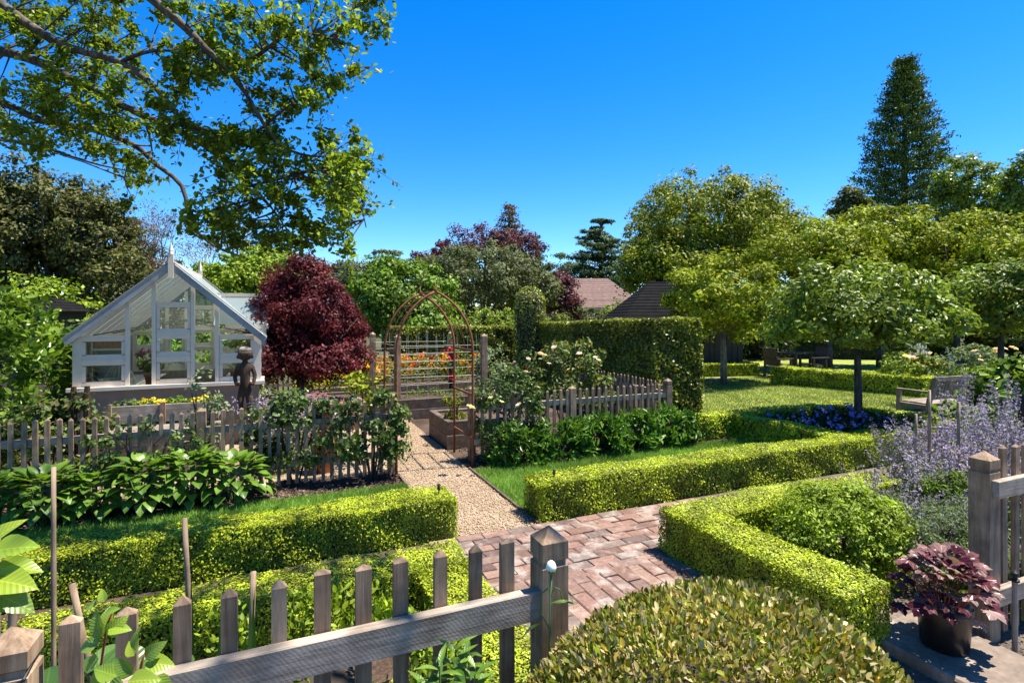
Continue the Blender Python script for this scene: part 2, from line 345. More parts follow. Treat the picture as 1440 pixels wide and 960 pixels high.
def glossy_leaf(name, cols):
    """big glossy leaf with veins along its local x axis"""
    m, nt, out = new_mat(name)
    tc = N(nt, 'ShaderNodeTexCoord'); oi = N(nt, 'ShaderNodeObjectInfo')
    c = ramp(nt, cols, oi.outputs['Random']).outputs[0]
    sp = N(nt, 'ShaderNodeSeparateXYZ'); nt.links.new(tc.outputs['Object'], sp.inputs[0])
    ab = N(nt, 'ShaderNodeMath', operation='ABSOLUTE'); nt.links.new(sp.outputs[1], ab.inputs[0])
    mm = N(nt, 'ShaderNodeMath', operation='MULTIPLY_ADD'); mm.inputs[1].default_value = -.9; nt.links.new(ab.outputs[0], mm.inputs[0]); nt.links.new(sp.outputs[0], mm.inputs[2])
    s9 = N(nt, 'ShaderNodeMath', operation='MULTIPLY'); s9.inputs[1].default_value = 52; nt.links.new(mm.outputs[0], s9.inputs[0])
    sn = N(nt, 'ShaderNodeMath', operation='SINE'); nt.links.new(s9.outputs[0], sn.inputs[0])
    r = ramp(nt, [(.97, .98, .95), (1.0, 1.0, 1.0), (1.16, 1.12, 1.12)], sn.outputs[0], [0, .88, 1]); c = mixc(nt, 1, c, r.outputs[0], 'MULTIPLY')
    mid = ramp(nt, [(1.5, 1.35, 1.3), (1, 1, 1)], ab.outputs[0], [.006, .018]); c = mixc(nt, 1, c, mid.outputs[0], 'MULTIPLY')
    p = N(nt, 'ShaderNodeBsdfPrincipled', Roughness=.36); nt.links.new(c, p.inputs['Base Color'])
    b = N(nt, 'ShaderNodeBump', Strength=.12, Distance=.02); nt.links.new(sn.outputs[0], b.inputs['Height']); nt.links.new(b.outputs[0], p.inputs['Normal'])
    t = N(nt, 'ShaderNodeBsdfTranslucent'); nt.links.new(mixc(nt, 1, c, (1.3, 1.3, .5), 'MULTIPLY'), t.inputs[0])
    mx = N(nt, 'ShaderNodeMixShader', Fac=.35); nt.links.new(p.outputs[0], mx.inputs[1]); nt.links.new(t.outputs[0], mx.inputs[2]); nt.links.new(mx.outputs[0], out.inputs[0]); return m
M['glossy'] = glossy_leaf('glossy_young_leaf', [(.16, .26, .03), (.22, .32, .03), (.28, .36, .03), (.12, .20, .03)])
M['hydrangea'] = glossy_leaf('broad_dark_leaf', [(.045, .10, .018), (.065, .14, .022), (.09, .17, .03)])
M['hosta_leaf'] = glossy_leaf('hosta_leaf', [(.06, .135, .016), (.11, .20, .022), (.16, .27, .03), (.08, .15, .02)])

# ---------------------------------------------------------------- foliage
TM = {
 'dia': (np.array([(0, 0, 0), (.5, .28, .07), (1, 0, 0), (.5, -.28, .07)], float), [(0, 1, 2), (0, 2, 3)]),
 'round': (np.array([(0, 0, 0), (.5, .42, .07), (1, 0, 0), (.5, -.42, .07)], float), [(0, 1, 2), (0, 2, 3)]),
 'oval': (np.array([(0, 0, 0), (.32, .25, .07), (.7, .21, .05), (1, 0, -.06), (.7, -.21, .05), (.32, -.25, .07)], float), [(0, 1, 2, 3), (0, 3, 4, 5)]),
 'lanc': (np.array([(0, 0, 0), (.35, .12, .04), (.7, .09, .02), (1, 0, -.10), (.7, -.09, .02), (.35, -.12, .04)], float), [(0, 1, 2, 3), (0, 3, 4, 5)]),
 'thin': (np.array([(0, 0, 0), (.5, .11, .02), (1, 0, 0), (.5, -.11, .02)], float), [(0, 1, 2), (0, 2, 3)]),
 'blade': (np.array([(0, .06, 0), (0, -.06, 0), (1, 0, .0)], float), [(0, 1, 2)]),
}
a5 = [(0, 0, 0)]
for k in range(9):
    t = math.pi * (-.80 + 1.6 * k / 8); r = .55 if k % 2 == 0 else .27
    a5.append((.3 + r * math.cos(t), r * math.sin(t), .06 if k % 2 else -.03))
TM['star'] = (np.array(a5, float), [(0, i, i + 1) for i in range(1, 9)])
def unit(n, rng=RNG):
    v = rng.normal(size=(n, 3)); return v / np.linalg.norm(v, axis=1, keepdims=True)
def nrm(v): return v / (np.linalg.norm(v, axis=1, keepdims=True) + 1e-9)
def raw_mesh(name, V, faces_tmpl, nper, n, mat):
    """n copies of a template's faces over V (n*nper vertices)"""
    li = []; st = []; c = 0
    for f in faces_tmpl: st.append(c); li += list(f); c += len(f)
    li = np.array(li, np.int32); st = np.array(st, np.int32)
    LI = (li[None, :] + (np.arange(n, dtype=np.int32) * nper)[:, None]).ravel()
    ST = (st[None, :] + (np.arange(n, dtype=np.int32) * c)[:, None]).ravel()
    me = bpy.data.meshes.new(name); me.vertices.add(n * nper); me.vertices.foreach_set('co', V.astype(np.float32).ravel())
    me.loops.add(len(LI)); me.loops.foreach_set('vertex_index', LI)
    me.polygons.add(len(ST)); me.polygons.foreach_set('loop_start', ST)
    me.update(calc_edges=True); me.materials.append(mat); return me
LEAFMESH = {}
def frames(Np, Nn, up, rnd, droop, hang, rng):
    n = len(Np)
    if hang >= .35:      # leaves standing out from the surface, tip first
        t = nrm(Nn * hang + np.array((0, 0, up * .6)) + rnd * rng.normal(size=(n, 3)) + np.array((0, 0, -droop)))
        nn = rng.normal(size=(n, 3)) + np.array((0, 0, .8)) + Nn * .3; nn = nrm(nn - t * (t * nn).sum(1, keepdims=True))
        return t, np.cross(nn, t), nn
    nn = nrm(Nn + np.array((0, 0, up)) + rnd * rng.normal(size=(n, 3)))
    t = rng.normal(size=(n, 3)) + np.array((0, 0, -droop)) + Nn * hang
    t = nrm(t - nn * (t * nn).sum(1, keepdims=True)); return t, np.cross(nn, t), nn
def leaves(name, P, Nn, size, tmpl, mat, parent=None, up=.35, rnd=.55, droop=0., hang=0., wid=1., var=.3, parts=0, kind='stuff', rng=RNG, part_name='leaf'):
    """leaf cloud as one mesh; the `parts` nearest ones become single leaf objects that share one mesh"""
    P = np.asarray(P, float); n = len(P)
    t, b, nn = frames(P, np.asarray(Nn, float), up, rnd, droop, hang, rng)
    L = size * rng.uniform(1 - var, 1 + var, n)
    T, F = TM[tmpl]
    root = parent
    if parts:
        d = np.linalg.norm(P - CAMP, axis=1) + (((P - CAMP) * Nn).sum(1) > 0) * 50
        o = np.argsort(d); near, rest = o[:parts], o[parts:]
        key = (tmpl, mat.name)
        if key not in LEAFMESH:
            V = T - np.array((.3, 0, 0)); me = bpy.data.meshes.new('leaf'); me.from_pydata([tuple(v) for v in V], [], F); me.materials.append(mat); LEAFMESH[key] = me
        for i in near:
            ob = bpy.data.objects.new(part_name, LEAFMESH[key]); link(ob, root)
            ob.matrix_local = Matrix(((t[i][0] * L[i], b[i][0] * L[i] * wid, nn[i][0] * L[i], P[i][0]), (t[i][1] * L[i], b[i][1] * L[i] * wid, nn[i][1] * L[i], P[i][1]), (t[i][2] * L[i], b[i][2] * L[i] * wid, nn[i][2] * L[i], P[i][2]), (0, 0, 0, 1)))
        P, t, b, nn, L = P[rest], t[rest], b[rest], nn[rest], L[rest]; n = len(P)
    V = P[:, None, :] + L[:, None, None] * ((T[None, :, 0:1] - .3) * t[:, None, :] + T[None, :, 1:2] * wid * b[:, None, :] + T[None, :, 2:3] * nn[:, None, :])
    ob = link(bpy.data.objects.new(name, raw_mesh(name, V.reshape(-1, 3), F, len(T), n, mat)), parent)
    if kind: ob['kind'] = kind
    return ob
def clumps(c, r, n, nc, cs, shell=.62, flat=.75, rng=RNG, lo=-1.0, sprig=.12):
    """points and outward directions of leaves gathered in clumps over an ellipsoid crown"""
    c = np.array(c, float); r = np.array(r, float) * np.ones(3)
    d = unit(int(nc * 2.5), rng); d = d[d[:, 2] > lo][:nc]; nc = len(d)
    rad = shell + (1 - shell) * rng.random(nc) ** .6
    k = rng.random(nc) < sprig; rad[k] *= 1.10
    cl = c + d * r * rad[:, None]
    s = cs * rng.uniform(.6, 1.35, nc)
    idx = rng.integers(0, nc, n)
    o = unit(n, rng); q = rng.random(n) ** .45
    P = cl[idx] + o * (s[idx] * q)[:, None] * np.array((1, 1, flat))
    return P, nrm(o * .8 + d[idx] * .7)
def shell_pts(c, r, n, lo=-.2, jit=.06, rng=RNG):
    c = np.array(c, float); r = np.array(r, float) * np.ones(3)
    d = unit(int(n * 2.2), rng); d = d[d[:, 2] > lo][:n]; n = len(d)
    return c + d * r * (1 - jit * np.abs(rng.normal(size=(n, 1)))), nrm(d / r * r.mean())
def core_blob(name, c, r, mat, parent, lo=-.3):
    m = MB(); prof = []
    for i in range(7):
        a = -1.2 + 2.75 * i / 6; prof.append((max(.01, r[0] * math.cos(a)), r[2] * math.sin(a)))
    m.lathe(c, prof, 12); return m.build(name, mat, parent)
# ================================================================ SETTING
def sheet(name, pts, z, mat, kind='structure'):
    me = bpy.data.meshes.new(name); me.from_pydata([(x, y, z) for x, y in pts], [], [tuple(range(len(pts)))]); me.materials.append(mat)
    o = link(bpy.data.objects.new(name, me)); o['kind'] = kind; return o
def rect(x0, x1, y0, y1): return [(x0, y0), (x1, y0), (x1, y1), (x0, y1)]
sheet('ground', rect(-400, 400, -60, 800), -.012, M['earth'])
sheet('garden_bed', rect(-7, 12, -2, 14.5), -.006, M['soil'])
sheet('gravel_path', rect(1.31, 2.14, 4.40, 9.84), 0.002, M['gravel_bed'])
sheet('gravel_yard', rect(-2.4, 1.31, 6.75, 9.84), 0.002, M['gravel_bed'])
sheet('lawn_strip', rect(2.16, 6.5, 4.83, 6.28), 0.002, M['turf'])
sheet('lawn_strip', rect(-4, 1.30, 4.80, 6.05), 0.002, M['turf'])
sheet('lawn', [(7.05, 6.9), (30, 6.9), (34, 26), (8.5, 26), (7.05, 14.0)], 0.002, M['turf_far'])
sheet('stepping_path', [(11.463, 12.543, 0.000)[:2], (12.605, 12.865, -0.000)[:2], (12.676, 12.420, -0.000)[:2], (10.905, 11.522, -0.000)[:2]], .008, M['slab'])
# timber edging strip along the gravel
for x in (1.295, 2.155):
    MB().box((x, 5.4, .008), (.022, 1.95, .04)).build('path_edging', M['sleeper'])['kind'] = 'structure'
# ---- brick paving, every brick in sight an object
bp = sheet('brick_path', rect(1.12, 9.2, 1.2, 4.43), 0.0, M['mortar'])
bmesh_ = []
for k in range(5):
    m = MB(); m.box((0, 0, 0), (.2305 - .0012 * k, .1115 - .0008 * k, .06), cham=.004 + .001 * k)
    v = m.v; rr = random.Random(k)
    m.v = [(x + rr.uniform(-.003, .003), y + rr.uniform(-.003, .003), z + rr.uniform(-.0025, .0025)) for x, y, z in v]
    bmesh_.append(m.mesh('brick', M['brick']))
rb = random.Random(3)
def brick(x, y, rz, k=1):
    inst('brick', rb.choice(bmesh_), bp, (x + rb.uniform(-.004, .004), y + rb.uniform(-.004, .004), -.018 + rb.uniform(-.005, .006)),
         (rb.uniform(-.02, .02), rb.uniform(-.02, .02), rz + rb.uniform(-.012, .012)), (k, 1, 1))
row = 0; y = 4.37
while y > 3.45:
    x = 1.25 + (row % 2) * .117
    if row % 2: brick(x - .174, y, 0, .49)
    while x < 3.9 + .0: brick(x, y, 0); x += .2345
    y -= .1145; row += 1
c_ = 0; x = 1.185
while x < 2.80:
    y = 3.33 - (c_ % 2) * .117
    if c_ % 2: brick(x, y + .174, math.pi / 2, .49)
    while y > 1.35: brick(x, y, math.pi / 2); y -= .2345
    x += .1145; c_ += 1
# ---- stone slab at the gate
sl = thing('stone_slab', 'worn sandstone slab under the dark pot beside the gate post', 'stone slab', (3.42, 1.62, 0))
m = MB(); m.box((0, 0, .02), (.56, .98, .09), cham=.012); m.build('slab', M['slab'], sl)
tag(MB().box((2.9, 1.32, .005), (.42, .5, .06), cham=.01).build('stone_slab', M['slab']), 'plain sandstone paver half hidden by the golden bush', 'stone slab')

# ---- pebbles on the path
def pebbles(name, x0, x1, y0, y1, n, s):
    T = np.array([(1, 0, 0), (.2, .8, .1), (-.9, .1, 0), (-.1, -.75, 0), (0, .1, .55), (.1, 0, -.5)], float)
    F = [(0, 1, 4), (1, 2, 4), (2, 3, 4), (3, 0, 4), (1, 0, 5), (2, 1, 5), (3, 2, 5), (0, 3, 5)]
    P = np.stack([RNG.uniform(x0, x1, n), RNG.uniform(y0, y1, n), RNG.uniform(0.0, .012, n)], 1)
    t, b, nn = frames(P, np.tile((0, 0, 1.), (n, 1)), .3, .45, 0, 0, RNG)
    L = s * RNG.uniform(.5, 1.25, n)
    V = P[:, None, :] + L[:, None, None] * (T[None, :, 0:1] * t[:, None] + T[None, :, 1:2] * b[:, None] + T[None, :, 2:3] * nn[:, None])
    o = link(bpy.data.objects.new(name, raw_mesh(name, V.reshape(-1, 3), F, 6, n, M['pebble']))); o['kind'] = 'stuff'
pebbles('gravel', 1.31, 2.145, 4.42, 9.8, 17000, .0098)
pebbles('gravel', -1.2, 1.31, 6.75, 9.8, 6000, .0095)
# ---- grass
def grass(name, x0, x1, y0, y1, n, h, mat, lean=.5, wid=1.):
    P = np.stack([RNG.uniform(x0, x1, n), RNG.uniform(y0, y1, n), np.full(n, 0.004)], 1)
    d = nrm(RNG.normal(size=(n, 3)) * np.array((lean, lean, .15)) + np.array((0, 0, 1.)))
    b = nrm(np.cross(d, RNG.normal(size=(n, 3)))); nn = np.cross(d, b)
    L = h * RNG.uniform(.5, 1.3, n); T, F = TM['blade']
    V = P[:, None, :] + L[:, None, None] * (T[None, :, 0:1] * d[:, None] + T[None, :, 1:2] * wid * b[:, None])
    o = link(bpy.data.objects.new(name, raw_mesh(name, V.reshape(-1, 3), F, 3, n, mat))); o['kind'] = 'stuff'; return o
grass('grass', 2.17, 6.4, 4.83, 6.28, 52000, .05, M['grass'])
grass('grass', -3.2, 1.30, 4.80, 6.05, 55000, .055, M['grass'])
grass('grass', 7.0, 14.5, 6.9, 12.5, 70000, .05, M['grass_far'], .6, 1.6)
m_n = 5000
P = np.stack([RNG.uniform(-4, 1.3, m_n), RNG.uniform(6.0, 6.75, m_n), RNG.uniform(0, .015, m_n)], 1)
M['chip'] = leaf_mat('bark_chips', [(.05, .03, .022), (.12, .075, .055), (.20, .14, .11), (.08, .04, .03)], 0, .9)
leaves('mulch', P, np.tile((0, 0, 1.), (m_n, 1)), .035, 'dia', M['chip'], rnd=.5)
P = np.stack([RNG.uniform(2.3, 9, m_n), RNG.uniform(6.2, 7.4, m_n), RNG.uniform(0, .015, m_n)], 1)
leaves('mulch', P, np.tile((0, 0, 1.), (m_n, 1)), .035, 'dia', M['chip'], rnd=.5)
P = np.stack([RNG.uniform(3.7, 5.2, 2500), RNG.uniform(.8, 3.0, 2500), RNG.uniform(0, .02, 2500)], 1)
leaves('mulch', P, np.tile((0, 0, 1.), (2500, 1)), .022, 'dia', M['chip'], rnd=.5)

# ================================================================ FENCES
def fence(name, label, p0, rz, n, sp, h, w, t, posts, rails, yback=0, tip=.02, skip=(), z0=.04, rail_d=(.04, .07)):
    """posts: (x, width, height, groove); rails: (x0, x1, z)"""
    f = thing(name, label, 'fence', p0, rz)
    variants = []
    for k in range(4):
        mb = MB(); mb.picket((0, 0, 0), w * (1 - .05 * k), t, h - z0, tip + .004 * k); variants.append(mb.mesh('picket', M['old_wood']))
    rr = random.Random(n)
    for i in range(n):
        if i in skip: continue
        inst('picket', rr.choice(variants), f, (i * sp + rr.uniform(-.004, .004), 0, z0 + rr.uniform(-.008, .008)), (rr.uniform(-.012, .012), rr.uniform(-.014, .014), rr.uniform(-.05, .05)))
    for x, pw, ph, gr in posts:
        mb = MB(); mb.picket((0, 0, 0), pw, pw, ph, pw * .42, groove=gr); o = mb.build('post', M['old_wood'], f); o.location = (x, yback, 0)
    for x0, x1, z in rails:
        mb = MB(); mb.box((0, 0, 0), (x1 - x0, rail_d[0], rail_d[1])); o = mb.build('rail', M['old_wood_x'], f); o.location = ((x0 + x1) / 2, yback if not isinstance(yback, tuple) else yback[1], z)
    return f
# near fence, left of the opening: rail on the camera side of the pickets
def near_fence(name, label, p0, xs, posts, rails):
    f = thing(name, label, 'fence', p0)
    vs = []
    for k in range(4):
        mb = MB(); mb.picket((0, 0, 0), .048 - .002 * k, .024, 1.095, .015 + .003 * k); vs.append(mb.mesh('picket', M['old_wood']))
    rr = random.Random(8)
    for x in xs:
        inst('picket', rr.choice(vs), f, (x - p0[0], 0, .04 + rr.uniform(-.004, .004)), (rr.uniform(-.006, .006), rr.uniform(-.006, .006), rr.uniform(-.03, .03)))
    for x, dy, hgt, wd, gr in posts:
        o = MB().picket((0, 0, 0), wd, wd, hgt, .045, groove=gr).build('post', M['old_wood'], f); o.location = (x - p0[0], dy, 0)
    for x0, x1, z in rails:
        o = MB().box((0, 0, 0), (x1 - x0, .04, .098), cham=.004).build('rail', M['old_wood_x'], f); o.location = ((x0 + x1) / 2 - p0[0], -.034, z)
    return f
nf = near_fence('picket_fence', 'nearest weathered picket fence with pyramid topped post, in front of the box hedges', (-.62, 1.72, 0),
    [-.49 + .121 * i for i in range(11)] + [-.75, -.87], [(.875, -.012, 1.16, .10, 1.03), (-.607, -.02, 1.14, .098, 1.03)], [(-1.0, .852, .907), (-1.0, .852, .30)])
tie = MB(); tie.tube([(-.06 , -.066, .985), (.0, -.072, 1.0), (.056, -.07, 1.03), (.058, -.02, 1.05), (.056, .03, 1.05)], .0045, 6).build('wire_tie', M['black'], nf)
nf2 = near_fence('picket_fence', 'grey picket fence with tall square post behind the potted red plant', (3.80, 1.80, 0),
    [3.84 + .105 + .121 * i for i in range(14)], [(3.82, .035, 1.105, .108, .985)], [(3.785, 5.8, .90), (3.785, 5.8, .28)])
# mid-garden fences
f1 = fence('picket_fence', 'long dark picket fence in front of the greenhouse, with climbers on it', (-2.95, 6.46, 0), 0, 46, .0918, .92, .042, .022,
      [(2.19, .085, .94, None), (0.0, .085, .94, None)], [(-.1, 4.2, .26), (-.1, 4.2, .70)], yback=.032)
f2 = fence('picket_fence', 'short picket fence between the pink rose bush and the clipped tall hedge', (2.42, 6.62, 0), 0, 29, .105, .89, .042, .022,
      [(3.02, .095, .95, .84), (1.35, .09, .92, None)], [(-.1, 3.0, .26), (-.1, 3.0, .70)], yback=.032, skip=(28,))
f3 = fence('picket_fence', 'side run of pickets going back beside the tall hedge', (5.47, 6.78, 0), math.pi / 2, 26, .105, .89, .042, .022, [], [(-.05, 2.7, .26), (-.05, 2.7, .70)], yback=-.032)
f4 = fence('picket_fence', 'pale fence at the back behind the orange flowers', (-.6, 13.6, 0), 0, 52, .11, .88, .04, .022,
      [(0, .1, .95, None), (2.6, .1, .95, None)], [(0, 5.7, .3), (0, 5.7, .72)], yback=-.032)
f5 = fence('picket_fence', 'tiny grey fence piece left of the pink rose bush', (4.408, 11.166, 0.305)[:2] + (0,), math.radians(-10), 9, .05, .86, .045, .02, [(.42, .07, .9, None)], [(0, .42, .3), (0, .42, .75)], yback=.032)

# ================================================================ ROSE ARCH
ar = thing('garden_arch', 'rusty iron gothic arch over the gravel path entrance', 'garden arch', (1.75, 6.46, 0))
def gothic(hw, spring, apex, n=9):
    # circle through (hw, spring), vertical tangent, reaching (0, apex)
    dz = apex - spring; R = (hw * hw + dz * dz) / (2 * hw); cx = hw - R
    a1 = math.atan2(dz, -cx); return [(cx + R * math.cos(a1 * i / n), spring + R * math.sin(a1 * i / n)) for i in range(n + 1)]
prof = gothic(.48, 1.46, 2.2)
for y in (0, .79):
    for s in (-1, 1):
        MB().tube([(s * .48, y, 0), (s * .48, y, .75)] + [(s * x, y, z) for x, z in prof], .0165, 7).build('hoop', M['rust'], ar, True)
for s in (-1, 1):
    for z in (.35, .9, 1.46): MB().beam((s * .48, 0, z), (s * .48, .79, z), .012, .03).build('cross_bar', M['rust'], ar)
    for i in (3, 6):
        x, z = prof[i]; MB().tube([(s * x, 0, z), (s * x, .79, z)], .007, 5).build('cross_bar', M['rust'], ar)
    for y in (.27, .53):
        pr = gothic(.46, 1.46, 2.17); MB().tube([(s * .46, y, 1.46)] + [(s * x, y, z) for x, z in pr], .005, 4).build('inner_wire', M['rust'], ar)
MB().tube([(0, 0, 2.2), (0, .79, 2.2)], .011, 6).build('ridge_bar', M['rust'], ar)
for y in (0, .79): MB().lathe((0, y, 2.19), [(.006, 0), (.02, .02), (.02, .035), (.008, .05), (.003, .12)], 8).build('finial', M['rust'], ar, True)
# gate posts beside the arch
gp = 'timber gate posts at the arch'
tag(MB().picket((1.245, 6.55, 0), .085, .085, .98, .035).build('gate_post', M['old_wood']), 'square timber gate post at the left foot of the iron arch', 'post', gp)
tag(MB().picket((2.315, 6.75, 0), .085, .085, .98, .035).build('gate_post', M['old_wood']), 'square timber gate post at the right foot of the iron arch', 'post', gp)

# ================================================================ RAISED BEDS + TRELLIS
def sleeper_bed(name, label, x0, x1, y0, y1, courses, ch=.2, th=.09):
    b = thing(name, label, 'raised bed', ((x0 + x1) / 2, (y0 + y1) / 2, 0))
    lx, ly = x1 - x0, y1 - y0
    for c in range(courses):
        z = ch * (c + .5); e = .004 * c
        for s in (-1, 1):
            o = MB().box((0, 0, 0), (lx, th, ch - .006), cham=.008).build('plank', M['sleeper'], b); o.location = (0, s * (ly / 2 - th / 2) + e, z)
            o = MB().box((0, 0, 0), (ly - 2 * th - .006, th, ch - .006), cham=.008).build('plank', M['sleeper'], b); o.location = (s * (lx / 2 - th / 2), e, z); o.rotation_euler = (0, 0, math.pi / 2)
    MB().box((0, 0, ch * courses / 2 - .03), (lx - 2 * th - .01, ly - 2 * th - .01, ch * courses - .03)).build('soil', M['soil'], b)
    return b
sleeper_bed('raised_bed', 'low timber raised bed just right of the gravel path behind the arch', 2.18, 3.3, 7.42, 8.44, 2, .2)
sleeper_bed('raised_bed', 'dark sleeper bed closing the end of the gravel path', 1.55, 4.4, 9.86, 10.9, 2, .185)
sleeper_bed('raised_bed', 'long raised bed holding the orange flowers', .35, 4.6, 11.9, 13.2, 2, .2)
sleeper_bed('raised_bed', 'small timber bed left of the path behind climbers', .55, 1.35, 9.4, 11.2, 2, .2)
tr = thing('trellis', 'timber posts carrying a pale cane grid for climbing beans', 'trellis', (0, 0, 0))
tp = [(1.97, 9.93), (3.66, 9.93), (1.80, 11.7), (3.52, 11.7)]
for x, y in tp:
    o = MB().picket((0, 0, 0), .11, .11, 1.56, .05, groove=1.44).build('post', M['old_wood'], tr); o.location = (x, y, 0)
wn_ = [1, 2, 3, 4, 5, 6, 7, 8]
for yy, xa, xb in ((9.93, 2.03, 3.60), (11.7, 1.86, 3.46)):
    for k in range(8):
        x = xa + (xb - xa) * (k + .5) / 8
        MB().tube([(x + .02, yy - .02, .35), (x + .01 * (-1) ** k, yy - .02, 1.50 + .04 * (k % 3))], .0042, 5).build('cane', M['white_wire'], tr)
    for k in range(6):
        z = .62 + .145 * k; MB().tube([(xa, yy - .03, z), (xb, yy - .03, z + .01 * (-1) ** k)], .0036, 5).build('cane', M['white_wire'], tr)
for k in range(4):
    z = .75 + .2 * k; MB().tube([(1.97, 9.93, z), (1.80, 11.7, z)], .0036, 5).build('cane', M['white_wire'], tr)
# ================================================================ GREENHOUSE
GY = 9.0; GD = 2.9
gh = thing('greenhouse', 'white timber greenhouse with glass gable, finials and side dormer', 'greenhouse', (-1.42, GY, 0))
W_ = M['white']
XL, XR = -1.14, 1.14; ZS, ZE, ZR = .90, 1.62, 2.63
slope = (ZR - ZE) / 1.14
def rz_(x): return ZR - abs(x) * slope
# plinth of rendered boards and sill
for nm, c, d in (('plinth', (0, .06, .44), (2.24, .08, .88)), ('plinth', (0, GD - .06, .44), (2.24, .08, .88)), ('plinth', (-1.08, GD / 2, .44), (.08, GD - .2, .88)), ('plinth', (1.08, GD / 2, .44), (.08, GD - .2, .88))):
    MB().box(c, d).build(nm, M['plinth'], gh)
for c, d in (((0, -.02, .905), (2.40, .10, .05)), ((0, GD + .0, .905), (2.40, .10, .05)), ((-1.14, GD / 2, .905), (.09, GD - .11, .05)), ((1.14, GD / 2, .905), (.09, GD - .11, .05))):
    MB().box(c, d).build('sill', W_, gh)
def vbar(x, y, w, z0, z1, t=.06, nm='mullion'): return MB().box((x, y, (z0 + z1) / 2), (w, t, z1 - z0)).build(nm, W_, gh)
def hbar(x0, x1, y, z, h, t=.05, nm='transom'): return MB().box(((x0 + x1) / 2, y, z), (x1 - x0, t, h)).build(nm, W_, gh)
xs_m = [-1.02 + .0, -.533, -.222, .255, .565]     # mullion centres
for y, nmw in ((0.03, 'front'), (GD - .03, 'rear')):
    for x in (-1.10, 1.10): vbar(x, y, .10, .93, rz_(x) - .06, nm='corner_post')
    for x in xs_m[1:]: vbar(x, y, .05, .93, rz_(x) - .07)
    bays = [(-1.05, -.562), (-.504, -.251), (-.193, .226), (.284, .536), (.594, 1.05)]
    for bi, (a, b) in enumerate(bays):
        top = min(rz_(a), rz_(b)) - .1
        zs = {0: [1.27, 1.60], 1: [1.60] if nmw == 'rear' else [], 2: [1.29, 1.62, 2.07], 3: [1.62] if nmw == 'rear' else [], 4: [1.25, 1.60]}[bi]
        prev = .93
        for z in zs + [None]:
            zt = z if z else top
            # framed sash with its own pane
            if zt - prev > .12:
                fr = MB(); w = .042; yy = y + .004
                hz = zt - prev
                if z is None:   # top light under the sloping rafter
                    xa, xb = a, b; za, zb = rz_(a) - .11, rz_(b) - .11; zm = prev
                    if bi == 2: pts = [(a, zm), (b, zm), (b, zb), (0, ZR - .13), (a, za)]
                    else: pts = [(a, zm), (b, zm), (b, max(zb, zm + .005)), (a, max(za, zm + .005))]
                    me = bpy.data.meshes.new('pane'); me.from_pydata([(px, yy, pz) for px, pz in pts], [], [tuple(range(len(pts)))]); me.materials.append(M['glass']); link(bpy.data.objects.new('pane', me), gh)
                else:
                    if bi in (0, 2, 4) or nmw == 'rear':
                        fr.box(((a + b) / 2, yy, zt - .025), (b - a, .04, .05)); fr.box(((a + b) / 2, yy, prev + .035), (b - a, .04, .07))
                        fr.box((a + .021, yy, (zt + prev) / 2), (.042, .04, hz - .12)); fr.box((b - .021, yy, (zt + prev) / 2), (.042, .04, hz - .12))
                        so_ = fr.build('window_frame', W_, gh)
                        MB().box(((a + b) / 2, yy + .002, (zt + prev) / 2), (b - a - .08, .006, hz - .115)).build('pane', M['glass'], so_)
                if z: hbar(a, b, y - .003, z + .014, .028)
            prev = (z + .028) if z else prev
# side walls: mullions and panes
for s in (-1, 1):
    for k in range(6):
        y = .06 + (GD - .12) * k / 5
        if 0 < k < 5: vbar(s * 1.12, y, .05, .93, ZE - .04)
        if k < 5:
            y2 = .06 + (GD - .12) * (k + 1) / 5
            MB().box((s * 1.12, (y + y2) / 2, 1.26), (.006, y2 - y - .055, .62)).build('pane', M['glass'], gh)
    MB().box((s * 1.13, GD / 2, ZE - .03), (.07, GD - .1, .07)).build('eave_plate', W_, gh)
# roof: rafters and hazy panes
for s in (-1, 1):
    for k in range(8):
        y = .02 + (GD - .04) * k / 7
        MB().beam((s * 1.20, y, ZE - .065), (s * .02, y, ZR - .02), .035, .05).build('rafter', W_, gh)
        if k < 7:
            y2 = .02 + (GD - .04) * (k + 1) / 7
            MB().beam((s * 1.22, (y + y2) / 2, ZE - .055), (s * .02, (y + y2) / 2, ZR + .012), y2 - y - .01, .006, up=(s * slope, 0, 1)).build('roof_pane', M['roof_glass'], gh)
MB().box((0, GD / 2, ZR + .015), (.07, GD + .14, .06)).build('ridge', W_, gh)
for y in (-.075, GD + .075):
    for s in (-1, 1):
        MB().beam((s * 1.21, y, rz_(1.21) - .02), (s * .012, y, ZR - .035),   .03, .085, up=(s * slope, 0, 1)).build('bargeboard', M['barge'], gh)
        MB().beam((s * 1.225, y + (.02 if y < 1 else -.02), rz_(1.225) + .065), (s * .004, y + (.02 if y < 1 else -.02), ZR + .052), .085, .012, up=(s * slope, 0, 1)).build('barge_capping', M['grey_paint'], gh)
    f_ = MB(); f_.box((0, y - .012, 2.60), (.066, .05, .34)); f_.lathe((0, y - .012, 2.77), [(.034, 0), (.034, .02), (.026, .03), (.032, .05), (.003, .17)], 4); f_.build('finial', W_, gh)
# iron tie rods under the rafters
for y in (.5, 1.5, 2.4): MB().tube([(-1.05, y, 1.62), (0, y, 1.84), (1.05, y, 1.62)], .008, 5).build('tie_rod', M['black'], gh)
